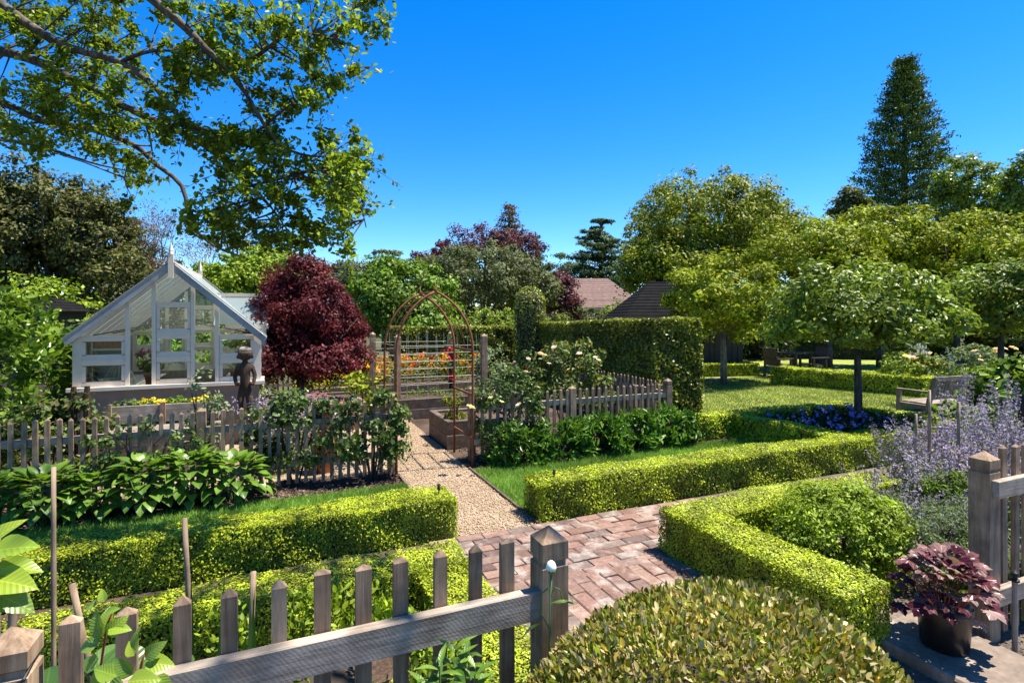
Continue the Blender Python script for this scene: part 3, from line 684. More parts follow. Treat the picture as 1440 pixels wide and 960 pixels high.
# cross-gable dormer on the right
DR = 2.24; dy = 1.5; de = 1.20
for s in (-1, 1):
    y0 = dy + s * .62
    MB().beam((.42, dy + s * .31, (DR + 1.74) / 2), (1.22, dy + s * .31, (DR + 1.74) / 2), .74, .008, up=(0, s * .8, 1)).build('dormer_pane', M['pale_glass'], gh)
    MB().beam((1.19, dy + s * .01, DR - .0), (1.19, y0, 1.73), .09, .045).build('dormer_rafter', W_, gh)
    MB().beam((.46, dy + s * .01, DR - .0), (.46, y0, 1.73), .05, .04).build('dormer_rafter', W_, gh)
    MB().beam((.6, y0, 1.72), (1.24, y0, 1.72), .06, .07).build('dormer_eave', W_, gh)
    MB().box((1.17, y0, 1.31), (.07, .07, .78)).build('dormer_post', W_, gh)
MB().box((.80, dy, DR + .02), (.88, .06, .06)).build('dormer_ridge', W_, gh)
MB().lathe((1.235, dy, DR - .16), [(.03, 0), (.03, .22), (.02, .24), (.028, .27), (.003, .40)], 4).build('finial', W_, gh)
# inside: slatted staging and wall shelf
for s in (-1, 1):
    for k in range(6): MB().box((s * .78, GD / 2 + .12, .82 + .0), (.06, GD - .5, .025)).build('slat', W_, gh).location.x = s * (-.22 + .085 * k)
    for y in (.5, GD - .4):
        MB().box((s * .60, y, .40), (.05, .05, .80)).build('staging_leg', W_, gh)
MB().box((-.83, .48, 1.42), (.42, .26, .03)).build('shelf', W_, gh)
for x in (-1.0, -.66): MB().beam((x, .58, 1.24), (x, .40, 1.40), .03, .03).build('shelf_bracket', W_, gh)
MB().box((-.83, .615, 1.30), (.46, .02, .62)).build('shelf_back', M['grey_paint'], gh)
# things standing inside the greenhouse
tt = thing('planter_box', 'terracotta trough on the greenhouse shelf', 'planter', (-1.42 - .83, GY + .46, 1.436))
MB().box((0, 0, .065), (.36, .16, .13), cham=.012).build('trough', M['terracotta'], tt)
for k in range(3): MB().box((-.12 + .12 * k, -.086, .07), (.08, .012, .07)).build('relief', M['terracotta'], tt)
wc = thing('cloche', 'domed white wire cloche behind the lower left greenhouse pane', 'cloche', (-1.42 - .72, GY + .42, .846))
for k in range(9):
    a = math.pi * k / 9
    MB().tube([(.2 * math.cos(a) * math.cos(t), .2 * math.sin(a) * math.cos(t), .36 * math.sin(t)) for t in [math.pi * i / 10 for i in range(11)]], .0035, 4).build('wire', M['white_wire'], wc)
for zz in (.02, .14, .25):
    r = .2 * math.sqrt(max(0, 1 - (zz / .36) ** 2)); MB().tube([(r * math.cos(2 * math.pi * i / 20), r * math.sin(2 * math.pi * i / 20), zz) for i in range(21)], .0035, 4).build('wire', M['white_wire'], wc)
pp = thing('potted_plant', 'pink flowered potted plant seen through the second greenhouse bay', 'potted plant', (-1.42 - .36, GY + .62, .846))
MB().lathe((0, 0, 0), [(.07, 0), (.095, .15), (.105, .15), (.105, .18), (.09, .18)], 14).build('pot', M['terracotta'], pp, True)
P, D = clumps((0, 0, .33), (.14, .12, .10), 260, 12, .06); leaves('foliage', P, D, .07, 'oval', M['rose'], pp)
P, D = clumps((0, 0, .48), (.17, .13, .08), 420, 12, .05, lo=-.3); leaves('blossom', P, D, .045, 'round', M['dusky'], pp)
pa = thing('potted_plant', 'spiky agave in a pot behind the right greenhouse bay', 'potted plant', (-1.42 + .80, GY + .55, .846))
MB().lathe((0, 0, 0), [(.08, 0), (.11, .17), (.12, .17), (.12, .2), (.1, .2)], 14).build('pot', M['terracotta'], pa, True)
for k in range(22):
    a = 2.4 * k; e = .55 + .4 * (k % 3); L = .34 + .03 * (k % 4)
    d = Vector((math.cos(a) * math.cos(e), math.sin(a) * math.cos(e), math.sin(e)))
    mb = MB(); sd_ = d.cross(Vector((0, 0, 1))).normalized() * .022; b0 = Vector((0, 0, .19))
    mb.add([b0 - sd_ * .7, b0 + sd_ * .7, b0 + d * L * .45 + sd_, b0 + d * L * .45 - sd_, b0 + d * L - Vector((0, 0, .03))], [(0, 1, 2, 3), (3, 2, 4)]); mb.build('leaf', M['sage'], pa)
pb = thing('potted_plant', 'yellow leaved pot plant behind the upper right greenhouse pane', 'potted plant', (-1.42 + .84, GY + 1.25, .846))
MB().lathe((0, 0, 0), [(.07, 0), (.1, .18), (.09, .18)], 12).build('pot', M['terracotta'], pb, True)
P, D = clumps((0, 0, .58), (.2, .2, .22), 700, 20, .07); leaves('foliage', P, D, .05, 'oval', M['gold'], pb)
MB().tube([(0, 0, .15), (.01, 0, .55)], .012, 6).build('stem', M['bark'], pb)

# trough planter in front of the greenhouse
tg = thing('planter_trough', 'long timber trough of yellow flowers under the greenhouse sill', 'planter', (-1.38, 8.25, 0))
for y in (-.13, .13): MB().box((0, y, .66), (1.25, .03, .22)).build('side_board', M['old_wood_x'], tg)
for x in (-.61, .61): MB().box((x, 0, .66), (.03, .225, .22)).build('end_board', M['old_wood_x'], tg)
for x in (-.57, 0, .57):
    MB().box((x, -.16, .40), (.06, .03, .80)).build('leg', M['old_wood'], tg); MB().box((x, .16, .40), (.06, .03, .80)).build('leg', M['old_wood'], tg)
MB().box((0, 0, .62), (1.18, .22, .2)).build('soil', M['soil'], tg)
for xx, mt in ((-.42, 'sage'), (-.12, 'yellow'), (.15, 'bright'), (.45, 'yellow')):
    P, D = clumps((xx, 0, .77), (.16, .10, .06), 220, 12, .035, lo=-.1); leaves('flowers', P, D, .035, 'round', M[mt], tg)
    P, D = clumps((xx, 0, .76), (.18, .11, .05), 160, 10, .04, lo=-.1); leaves('foliage', P, D, .04, 'dia', M['bright'], tg)
# lower timber bench/bin under the trough
lb = thing('timber_chest', 'low pale timber chest behind the dark fence under the flower trough', 'chest', (-1.30, 7.75, 0))
for k in range(3): MB().box((0, 0, .10 + .17 * k), (1.2, .3, .165), cham=.006).build('plank', M['bench_wood'], lb)
MB().box((0, 0, .535), (1.26, .34, .025)).build('lid', M['bench_wood'], lb)
# weathered rustic stand of two uprights
rs = thing('timber_stand', 'rustic brown stand of two notched uprights left of the flower trough', 'stand', (-1.93, 7.0, 0))
for x in (-.055, .06): MB().tube([(x, 0, 0), (x + .006, 0, .6), (x - .004, 0, 1.0), (x, 0, 1.16)], [.035, .032, .034, .024], 7).build('upright', M['statue'], rs)
for z in (.35, .78, .94): MB().box((0, 0, z), (.12, .05, .045)).build('cross_piece', M['statue'], rs)

# ================================================================ CARVED FIGURE
cf = thing('carved_statue', 'dark carved wooden figure with a weathered round head, pale on top as if sunlit, standing on a timber post', 'statue', (-.41, 7.6, 0))
MB().box((0, 0, .33), (.12, .12, .66), cham=.006).build('plinth_post', M['old_wood'], cf)
def skin(name, verts, edges, radii, mat, parent, sub=2):
    me = bpy.data.meshes.new(name); me.from_pydata(verts, edges, []); me.materials.append(mat)
    o = link(bpy.data.objects.new(name, me), parent)
    sk = o.modifiers.new('skin', 'SKIN'); sk.use_smooth_shade = True
    for i, r in enumerate(radii): me.skin_vertices[0].data[i].radius = (r, r) if not isinstance(r, tuple) else r
    me.skin_vertices[0].data[0].use_root = True
    o.modifiers.new('sub', 'SUBSURF').levels = sub; o.modifiers['sub'].render_levels = sub
    return o
V = [(0, 0, .98), (0, 0, 1.12), (0, 0, 1.25), (0, 0, 1.31), (0, 0, 1.35),
     (-.085, 0, 1.245), (-.115, -.01, 1.14), (-.095, -.045, 1.04), (-.05, -.06, 1.06),
     (.085, 0, 1.245), (.115, -.01, 1.14), (.095, -.045, 1.04), (.05, -.06, 1.06),
     (-.045, 0, .92), (-.055, -.02, .80), (-.05, 0, .69), (.045, 0, .92), (.055, -.02, .80), (.05, 0, .69), (-.05, -.04, .665), (.05, -.04, .665)]
E_ = [(0, 1), (1, 2), (2, 3), (3, 4), (2, 5), (5, 6), (6, 7), (7, 8), (2, 9), (9, 10), (10, 11), (11, 12), (0, 13), (13, 14), (14, 15), (0, 16), (16, 17), (17, 18), (15, 19), (18, 20)]
R_ = [.06, .062, .065, .035, .032, .034, .026, .024, .022, .034, .026, .024, .022, .046, .04, .03, .046, .04, .03, .024, .024]
skin('body', V, E_, R_, M['statue'], cf)
hd = MB(); hd.lathe((0, 0, 1.34), [(.035, 0), (.066, .02), (.082, .055), (.084, .09), (.078, .115)], 14); hd.build('head', M['statue'], cf, True)
cp = MB(); cp.lathe((0, 0, 1.452), [(.078, .002), (.073, .03), (.055, .052), (.02, .062)], 14); cp.build('lit_head_top', M['bench_wood'], cf, True)  # paler timber puts sunlight and weathering on the head top into colour
MB().box((0, -.082, 1.395), (.018, .03, .05)).build('nose', M['statue'], cf)
for s in (-1, 1):
    MB().lathe((s * .03, -.073, 1.415), [(.011, -.011), (.015, 0), (.011, .011)], 8).build('eye', M['black'], cf)
    MB().lathe((s * .08, 0, 1.385), [(.008, -.025), (.018, 0), (.008, .025)], 8).build('ear', M['statue'], cf)
MB().box((0, -.075, 1.362), (.04, .02, .01)).build('mouth', M['black'], cf)

# ================================================================ BENCH, CHAIRS, TABLE
def bench():
    b = thing('garden_bench', 'weathered timber bench seen from behind beyond the purple catmint', 'bench', (10.6, 5.72, 0), math.radians(-2))
    Lx = 1.45; m_ = M['bench_wood']
    for s in (-1, 1):
        x = s * (Lx / 2)
        MB().beam((x, -.22, 0), (x, -.24, .45), .06, .06, (1, 0, 0)).build('leg', m_, b)
        MB().beam((x, -.24, .452), (x, -.34, .88), .06, .06, (1, 0, 0)).build('back_post', m_, b)
        MB().box((x, .24, .31), (.06, .06, .62)).build('leg', m_, b)
        MB().box((x, -.02, .635), (.065, .58, .03)).build('armrest', m_, b)
        MB().box((x, 0, .38), (.04, .42, .07)).build('side_rail', m_, b)
    for k in range(6): MB().box((0, .22 - .085 * k, .43), (Lx - .07, .07, .022)).build('slat', m_, b)
    MB().beam((-Lx / 2 - .02, -.345, .86), (Lx / 2 + .02, -.345, .86), .04, .07).build('top_rail', m_, b)
    MB().beam((-Lx / 2 + .03, -.27, .54), (Lx / 2 - .03, -.27, .54), .035, .05).build('lower_rail', m_, b)
    for k in range(17):
        x = -Lx / 2 + .09 + (Lx - .18) * k / 16; MB().beam((x, -.272, .567), (x, -.338, .824), .036, .014, (0, 1, .2)).build('slat', m_, b)
    return b
bench()
def chair(label, loc, rz, mat, h=1.0, adir=False, group=None):
    c = thing('garden_chair', label, 'chair', loc, rz, group)
    w = .56
    for s in (-1, 1):
        MB().box((s * w / 2, .22, .29), (.05, .06, .58)).build('leg', mat, c); MB().beam((s * w / 2, -.25, 0), (s * w / 2, -.22, .56), .05, .06, (1, 0, 0)).build('leg', mat, c)
        MB().box((s * (w / 2 + .01), -.02, .60), (.09, .62, .03)).build('armrest', mat, c)
    for k in range(5): MB().box((0, .22 - .1 * k, .40 - .012 * k), (w - .06, .085, .022)).build('slat', mat, c)
    for k in range(7):
        x = -.21 + .07 * k; top = h - (abs(k - 3) * .028 if adir else 0)
        MB().beam((x, -.24, .38), (x * 1.15, -.36, top), .058, .018, (0, 1, .2)).build('back_slat', mat, c)
    MB().beam((-w / 2, -.30, .62), (w / 2, -.30, .62), .02, .06).build('back_rail', mat, c)
    return c
chair('sunlit white slatted garden chair rising behind the white rose bush', ((18.074, 10.205, 0.684)[0], (18.074, 10.205, 0.684)[1], 0), math.radians(150), M['white'], 1.08, True)
chair('white slatted garden chair in the tree shade right of the sunlit one', ((19.691, 10.056, 0.647)[0], (19.691, 10.056, 0.647)[1], 0), math.radians(205), M['white'], 1.05, True)
chair('dark timber chair at the left end of the shaded garden table', ((14.048, 12.040, 0.677)[0], (14.048, 12.040, 0.677)[1], 0), math.radians(-95), M['dark_timber'], .92)
chair('dark timber chair at the right end of the shaded garden table', ((15.394, 11.898, 0.647)[0], (15.394, 11.898, 0.647)[1], 0), math.radians(80), M['dark_timber'], .92)
tb = thing('garden_table', 'dark timber garden table between two chairs under the trees', 'table', ((15.034, 12.270, 0.633)[0], (15.034, 12.270, 0.633)[1], 0), math.radians(10))
for k in range(5): MB().box((0, -.3 + .15 * k, .73), (1.0, .14, .03)).build('slat', M['dark_timber'], tb)
for sx in (-1, 1):
    for sy in (-1, 1): MB().box((sx * .42, sy * .28, .355), (.07, .07, .71)).build('leg', M['dark_timber'], tb)
MB().box((0, 0, .69), (.8, .04, .05)).build('apron', M['dark_timber'], tb)

# ================================================================ SMALL THINGS
def stake(label, p, lean, h, r, bamboo=True, mat='stake'):
    pts = [(0, 0, 0)]; rr = [r]
    for k in range(1, 7):
        z = h * k / 6; pts.append((lean * z, 0, z)); rr.append(r * (1.14 if bamboo and k % 2 == 0 and k < 6 else .96))
    o = MB().tube(pts, rr, 8).build('garden_stake', M[mat], None, True); o.location = p
    tag(o, label, 'stake', 'wooden stakes in the garden beds'); return o
stake('tallest thin stake standing left in front of the fence and hostas', (-.80, 2.6, 0), .0, 1.32, .0085)
stake('thick square-looking stake at the far left edge before the lawn', (-.985, 2.62, 0), .0, 1.08, .021, False)
stake('short dark leaning stake beside the thick one at the far left', (-.92, 2.50, 0), .04, 1.02, .014, False)
stake('short stake leaning left in front of the dark hedge', (-.50, 2.3, 0), -.16, .98, .011)
stake('slim bamboo stake left of centre leaning a little left', (-.28, 2.35, 0), -.045, 1.14, .0095)
stake('short stub of a stake just behind the picket tops', (-.12, 2.2, 0), .03, .96, .0105, False)
stake('left of three stakes in the purple catmint', (5.21, 3.0, 0), -.02, 1.03, .012)
stake('middle and tallest of three stakes in the purple catmint', (5.386, 3.0, 0), 0, 1.23, .012)
stake('right of three stakes in the purple catmint nearest the post', (5.43, 2.8, 0), .01, 1.15, .013)
def sprinkler(label, p, h):
    o = thing('sprinkler', label, 'sprinkler', p, 0, 'black irrigation sprinklers')
    MB().tube([(0, 0, 0), (0, 0, h)], .006, 7).build('riser', M['black'], o)
    MB().lathe((0, 0, h), [(.012, 0), (.016, .004), (.016, .02), (.009, .024), (.009, .034), (.018, .037), (.018, .045)], 10).build('spray_head', M['black'], o)
sprinkler('black sprinkler poking out of the hedge end left of the gravel', (1.28, 4.62, 0), .375)
sprinkler('black sprinkler in the hedge right of the gravel', (2.42, 4.62, 0), .375)
sp2 = thing('sprinkler', 'metal pipe with black sprinkler head beside the potted red plant', 'sprinkler', (3.82, 1.69, 0), 0, 'black irrigation sprinklers')
MB().tube([(0, 0, 0), (0, 0, .40)], .014, 9).build('pipe', M['metal'], sp2)
MB().lathe((0, 0, .40), [(.022, 0), (.022, .012), (.012, .016), (.012, .03), (.018, .033), (.018, .05), (.006, .06)], 12).build('spray_head', M['black'], sp2)
pst = thing('pot_stack', 'leaning stack of terracotta pots behind the dark fence', 'pots', (.50, 6.95, 0))
for k in range(4): MB().lathe((0, .02 * k, .40 + .11 * k), [(.05, 0), (.075, .09), (.088, .09), (.088, .12), (.07, .12)], 14).build('pot', M['terracotta'], pst, True)
MB().lathe((0, .0, 0), [(.09, 0), (.13, .34), (.15, .34), (.15, .40), (.12, .40)], 14).build('pot', M['terracotta'], pst, True)
# ================================================================ HEDGES
def hedge(name, label, boxes, dens, size, mat, org=(0, 0, 0), rz=0, tmpl='dia', cat='hedge', group=None, top2=None, rough=.028, parts=0, round_=.05, hang=.15, rnd=.36):
    """boxes: x0,x1,y0,y1,ztop ; top2 lets the far (y1) end have another height"""
    h = thing(name, label, cat, org, rz, group)
    Ps, Ns = [], []; core = MB()
    for (x0, x1, y0, y1, zt) in boxes:
        zt2 = top2 if top2 else zt
        A = {'t': (x1 - x0) * (y1 - y0), 'f': (x1 - x0) * zt, 'b': (x1 - x0) * zt * .4, 'l': (y1 - y0) * zt, 'r': (y1 - y0) * zt * .6}
        for k, a in A.items():
            n = int(a * dens); u = RNG.random(n); v = RNG.random(n)
            X = x0 + (x1 - x0) * u; Y = y0 + (y1 - y0) * v; Z = np.zeros(n)
            ztl = zt + (zt2 - zt) * v
            if k == 't': P = np.stack([X, Y, ztl], 1); D = np.tile((0, 0, 1.), (n, 1))
            elif k in 'fb': P = np.stack([X, np.full(n, y0 if k == 'f' else y1), v * (zt if k == 'f' else zt2)], 1); D = np.tile((0, -1. if k == 'f' else 1., .1), (n, 1))
            else:
                uu = RNG.random(n); P = np.stack([np.full(n, x0 if k == 'l' else x1), Y, uu * ztl], 1); D = np.tile((-1. if k == 'l' else 1., 0, .1), (n, 1))
            Ps.append(P); Ns.append(D)
        e = max(.05, size * 1.3)
        core.box(((x0 + x1) / 2, (y0 + y1) / 2, (min(zt, zt2) - e) / 2), (x1 - x0 - 2 * e, y1 - y0 - 2 * e, min(zt, zt2) - e))
        if top2: pass
    P = np.concatenate(Ps); D = np.concatenate(Ns)
    ph = np.sin(P[:, 0] * 3.1 + P[:, 1] * 2.3) + np.sin(P[:, 1] * 5.7 - P[:, 0] * 1.9 + P[:, 2] * 4) + .7 * np.sin(P[:, 0] * 9.1 + P[:, 2] * 13)
    P = P + D * (ph * rough * .35 - np.abs(RNG.normal(size=len(P))) * rough * 1.0)[:, None]
    # eased arrises: leaves close to two faces are pulled in
    for (x0, x1, y0, y1, zt) in boxes:
        m = (P[:, 2] > zt - round_ * 1.0) & (D[:, 2] < .5) & (top2 is None)
        P[m] -= D[m] * np.array((1, 1, 0)) * (((P[m, 2] - (zt - round_)) / round_) ** 2 * round_ * .4)[:, None]
        break
    leaves('foliage', P, D, size, tmpl, mat, h, up=.25, rnd=rnd, hang=hang, parts=parts)
    core.build('twigs', M['twig'], h)  # solid dark box added to block light, in place of the shaded inside
    return h
BX = 'low clipped box hedges'
hedge('box_hedge', 'low box hedge left of the gravel path, running along the front lawn strip', [(-2.5, 1.395, 4.43, 4.81, .345)], 19000, .0185, M['box'], group=BX)
hedge('box_hedge', 'long low box hedge right of the gravel path, reaching the purple catmint', [(2.18, 7.3, 4.45, 4.83, .365)], 12500, .022, M['box'], group=BX)
hedge('box_hedge', 'low box hedge corner right behind the nearest pickets, left of the brick path', [(-2.0, 1.125, 3.27, 3.63, .345), (.77, 1.125, 1.86, 3.27, .345)], 16500, .0188, M['box'], group=BX)
hedge('box_hedge', 'low box hedge corner right of the brick path around the round green bush', [(2.82, 5.4, 3.21, 3.58, .365), (2.82, 3.2, 1.98, 3.21, .365)], 16500, .0188, M['box'], group=BX)
hedge('box_hedge', 'low box hedge framing the shaded blue flower bed under the standard tree', [(6.5, 6.88, 4.83, 6.4, .36), (5.7, 9.3, 6.4, 6.76, .36), (9.0, 9.3, 4.83, 6.4, .36), (7.3, 9.3, 4.47, 4.83, .36)], 5000, .036, M['box'], group=BX)
hedge('box_hedge', 'shaded low hedge along the far side of the mown lawn', [(0, 6.0, 0, .9, .46)], 2200, .055, M['box'], (12.55, 11.0, 0), math.atan2(-2.61, .96), group=BX)
hedge('box_hedge', 'short dark hedge beyond the lawn beside the end of the tall hedge', [(0, 2.4, 0, .7, .40)], 2200, .055, M['box'], (11.6, 13.2, 0), -.25, group=BX)
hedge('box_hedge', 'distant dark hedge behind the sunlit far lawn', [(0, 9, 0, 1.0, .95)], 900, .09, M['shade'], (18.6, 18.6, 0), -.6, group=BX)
hedge('tall_hedge', 'tall clipped hornbeam hedge with a square end beside the lawn', [(5.9, 7.0, 7.6, 13.4, 1.85)], 2600, .052, M['beech'], tmpl='round', top2=1.68, rough=.045, rnd=1.0, round_=.06)
hedge('tall_hedge', 'lower stretch of clipped hedge behind the trellis and topiary', [(2.6, 5.88, 13.5, 14.3, 1.62)], 2200, .055, M['beech'], tmpl='round', rough=.045, rnd=1.0, round_=.06)
# clipped column topiary
tc_ = thing('topiary', 'clipped dark green column rising above the tall hedge', 'topiary', (5.769, 12.324, 0.540)[:2] + (0,))
n = 5200; a = RNG.uniform(0, 2 * np.pi, n); z = RNG.uniform(0, 2.64, n); r = np.where(z > 2.2, .40 * np.sqrt(np.clip(1 - ((z - 2.2) / .46) ** 2, 0, 1)), .40)
P = np.stack([r * np.cos(a), r * np.sin(a), z], 1); D = nrm(np.stack([np.cos(a), np.sin(a), np.where(z > 2.2, (z - 2.2) * 3, .1)], 1))
leaves('foliage', P - D * np.abs(RNG.normal(size=(n, 1))) * .03, D, .06, 'dia', M['beech'], tc_, rnd=.6)
MB().lathe((0, 0, 0), [(.3, 0), (.33, 1.9), (.28, 2.3), (.1, 2.5)], 12).build('twigs', M['twig'], tc_)  # solid dark core added to block light inside the column

# ================================================================ BUSHES
def bush(name, label, c, r, n, size, tmpl, mat, cat='shrub', nc=40, cs=.12, shell=.7, parts=0, core=True, group=None, lo=-.7, hang=.2, rnd=.6, up=.35, flat=.8, smooth=False, wid=1., droop=0):
    b = thing(name, label, cat, (c[0], c[1], 0), 0, group)
    cc = (0, 0, c[2])
    if tmpl == 'oval' and math.hypot(c[0], c[1]) > 11: tmpl = 'dia'; size *= 1.08; wid *= 1.1
    if smooth: P, D = shell_pts(cc, r, n, lo, .085)
    else: P, D = clumps(cc, r, n, nc, cs, shell, flat, lo=lo)
    k = P[:, 2] > .01; P, D = P[k], D[k]
    # parts are picked by distance to the camera in world space
    off = np.array((c[0], c[1], 0))
    global CAMP
    keep = CAMP; CAMP = keep - off
    leaves('foliage', P, D, size, tmpl, mat, b, hang=hang, rnd=rnd, up=up, parts=parts, wid=wid, droop=droop); CAMP = keep
    if core:
        q = .6 if smooth else .38
        core_blob('twigs', (0, 0, c[2]), (r[0] * q, r[1] * q, r[2] * q), M['twig'], b)  # solid dark blob added inside, standing in for the shaded interior
    else:
        m = MB()
        for k in range(5):
            a = 1.3 * k; m.tube([(.03 * math.cos(a), .03 * math.sin(a), 0), (r[0] * .35 * math.cos(a), r[1] * .35 * math.sin(a), c[2]), (r[0] * .5 * math.cos(a + .3), r[1] * .5 * math.sin(a + .3), c[2] + r[2] * .5)], [.012, .009, .004], 5)
        m.build('stems', M['twig'], b)
    return b
gb = bush('golden_bush', 'big rounded variegated bush of cream and gold leaves filling the bottom of the picture', (1.10, 1.12, .51), (.70, .54, .62), 42000, .0215, 'oval', M['varieg'], 'bush', smooth=True, parts=300, hang=.8, rnd=.55, up=.7, lo=-.35, wid=.95)
bush('lime_bush', 'bright lime green bush pressed behind the nearest pickets', (.14, 2.35, .28), (.60, .42, .42), 6000, .034, 'oval', M['lime'], 'bush', nc=110, cs=.085, shell=.85, parts=300, hang=.7, up=.7)
bush('box_ball', 'rounded loose green box bush inside the right hedge corner', (3.84, 2.74, .25), (.47, .43, .37), 19000, .028, 'oval', M['lime'], 'bush', nc=320, cs=.085, shell=.75, hang=.2, up=.5, core=False)
bush('laurel_bush', 'tall glossy green laurel standing left of the greenhouse', (-3.75, 9.3, 1.0), (1.05, 1.3, 1.12), 8500, .105, 'oval', M['laurel'], 'bush', nc=110, cs=.24, shell=.85, parts=200, hang=.5)
bush('shrub', 'loose brownish green shrub behind the far left end of the dark fence', (-2.2, 7.0, .55), (.62, .45, .52), 2600, .055, 'oval', M['rose'], nc=40, cs=.13, core=False, parts=60)
bush('shrub', 'light lime shrub below the dark roof edge at the far left', (-5.334, 16.430, 2.396)[:2] + (1.5,), (1.3, 1.1, 1.25), 3600, .10, 'oval', M['lime'], nc=60, cs=.28)
bush('shrub', 'yellow green shrub between the laurel and the greenhouse roof', (-4.898, 17.331, 1.974)[:2] + (1.2,), (.9, .9, .95), 2200, .10, 'dia', M['gold'], nc=40, cs=.25)
bush('shrub', 'rounded pale green shrub behind the hedge, right of the arch', (6.438, 16.824, 1.711)[:2] + (1.2,), (1.1, .9, 1.05), 3600, .09, 'oval', M['white_standard'], nc=60, cs=.22)
bush('shrub', 'rounded light green shrub in front of the tiled house', (10.177, 17.398, 1.742)[:2] + (1.1,), (1.5, .9, 1.1), 4200, .10, 'dia', M['olive'], nc=70, cs=.25)
bush('shrub', 'creamy flowering shrub between the tiled house and the dark shed', (12.604, 18.533, 2.016)[:2] + (1.3,), (.9, .9, 1.1), 3000, .12, 'dia', M['white_standard'], nc=50, cs=.28)
bush('shrub', 'yellow green shrub beside the clipped column', (8.680, 16.951, 1.800)[:2] + (1.1,), (.7, .6, 1.0), 1800, .09, 'dia', M['gold'], nc=30, cs=.2)
bush('shrub', 'light green low shrub under the dark red maple', (-.25, 9.3, .42), (.45, .35, .36), 800, .07, 'oval', M['lime'], nc=20, cs=.13)
bush('shrub', 'green shrub seen through the greenhouse from behind its left half', (-3.0, 13.6, .9), (1.2, .7, 1.0), 3600, .10, 'dia', M['bright'], nc=70, cs=.25)
bush('shrub', 'fresh lime shrub seen through the greenhouse door from behind', (-1.1, 13.9, .85), (1.1, .6, .95), 3600, .10, 'dia', M['lime'], nc=70, cs=.25)
# white and pink bloom helpers
def bloom_mesh(mat, n=15, seed=2):
    key = ('bloom', mat.name)
    if key in LEAFMESH: return LEAFMESH[key]
    rr = random.Random(seed); mb = MB()
    for ring, (r, el, L) in enumerate(((.12, 1.25, .45), (.2, .85, .55), (.28, .35, .6))):
        for k in range(5):
            a = 2 * math.pi * (k + ring * .5) / 5 + rr.uniform(-.15, .15)
            d = Vector((math.cos(a) * math.cos(el), math.sin(a) * math.cos(el), math.sin(el))); s = Vector((-math.sin(a), math.cos(a), 0)) * L * .48; b = Vector((0, 0, .06 * ring))
            o = Vector((math.cos(a), math.sin(a), 0)) * r * .4
            mb.add([b + o, b + o + d * L * .6 + s, b + o + d * L + Vector((0, 0, -.05)), b + o + d * L * .6 - s], [(0, 1, 2), (0, 2, 3)])
    LEAFMESH[key] = mb.mesh('flower', mat); return LEAFMESH[key]
def blooms(parent, pts, size, mat):
    for p in pts:
        inst('flower', bloom_mesh(M[mat]), parent, p, (random.uniform(-.7, .5), random.uniform(-.5, .5), random.uniform(0, 6)), size * random.uniform(.8, 1.2))
def local(o, p): return (p[0] - o.location.x, p[1] - o.location.y, p[2])
rbz = bush('rose_bush', 'tall pink flowered rose bush between the trellis and the short fence', (4.02, 7.25, .85), (.78, .45, .66), 3800, .062, 'oval', M['rose'], 'rose bush', nc=60, cs=.15, core=False, parts=80, shell=.5)
blooms(rbz, [local(rbz, q) for q in ((3.163, 6.804, 1.298), (3.406, 6.918, 1.353), (3.417, 6.804, 1.340), (3.545, 6.749, 1.450), (4.230, 6.782, 1.287), (4.268, 6.766, 1.245), (3.085, 6.729, 1.121), (3.202, 6.570, 0.930), (3.729, 6.670, 1.140), (3.969, 6.785, 1.346), (3.381, 6.602, 1.238))], .062, 'pink')
rb2 = bush('climbing_rose', 'dense green climbing rose with cream blooms at the right foot of the arch', (2.80, 6.62, .58), (.47, .30, .60), 3000, .055, 'oval', M['climber'], 'rose bush', nc=50, cs=.14, core=False, parts=80)
blooms(rb2, [local(rb2, q) for q in ((2.097, 6.173, 0.788),)], .12, 'cream')
blooms(rb2, [local(rb2, q) for q in ((2.639, 5.941, 0.822), (2.325, 6.075, 0.908), (2.443, 6.025, 0.857))], .07, 'cream')
bush('climbing_rose', 'leafy climber at the left foot of the iron arch', (.98, 6.36, .58), (.40, .16, .46), 1700, .055, 'round', M['climber'], 'climber', nc=34, cs=.13, core=False, parts=100)
bush('climbing_plant', 'dark leaved climber covering the fence below the red maple', (.15, 6.52, .58), (.52, .16, .48), 2300, .05, 'round', M['climber'], 'climber', nc=44, cs=.13, core=False, parts=60)
bush('climbing_plant', 'straggly climber over the fence under the flower trough', (-1.25, 6.42, .62), (.55, .12, .22), 650, .05, 'oval', M['climber'], 'climber', nc=22, cs=.10, core=False, lo=-1)
bush('climbing_plant', 'tall pale green climber in front of the greenhouse door', (-.78, 6.75, .82), (.22, .16, .5), 620, .055, 'oval', M['sage'], 'climber', nc=22, cs=.10, core=False, lo=-1)
bush('shrub', 'yellow leaved shrub in the low raised bed behind the arch', (2.38, 7.75, .52), (.17, .16, .24), 260, .08, 'lanc', M['gold'], nc=10, cs=.1, core=False)
bush('shrub', 'yellow green plant on top of the climber left of the arch', (.95, 7.1, .92), (.28, .2, .22), 330, .07, 'dia', M['gold'], nc=14, cs=.1, core=False)
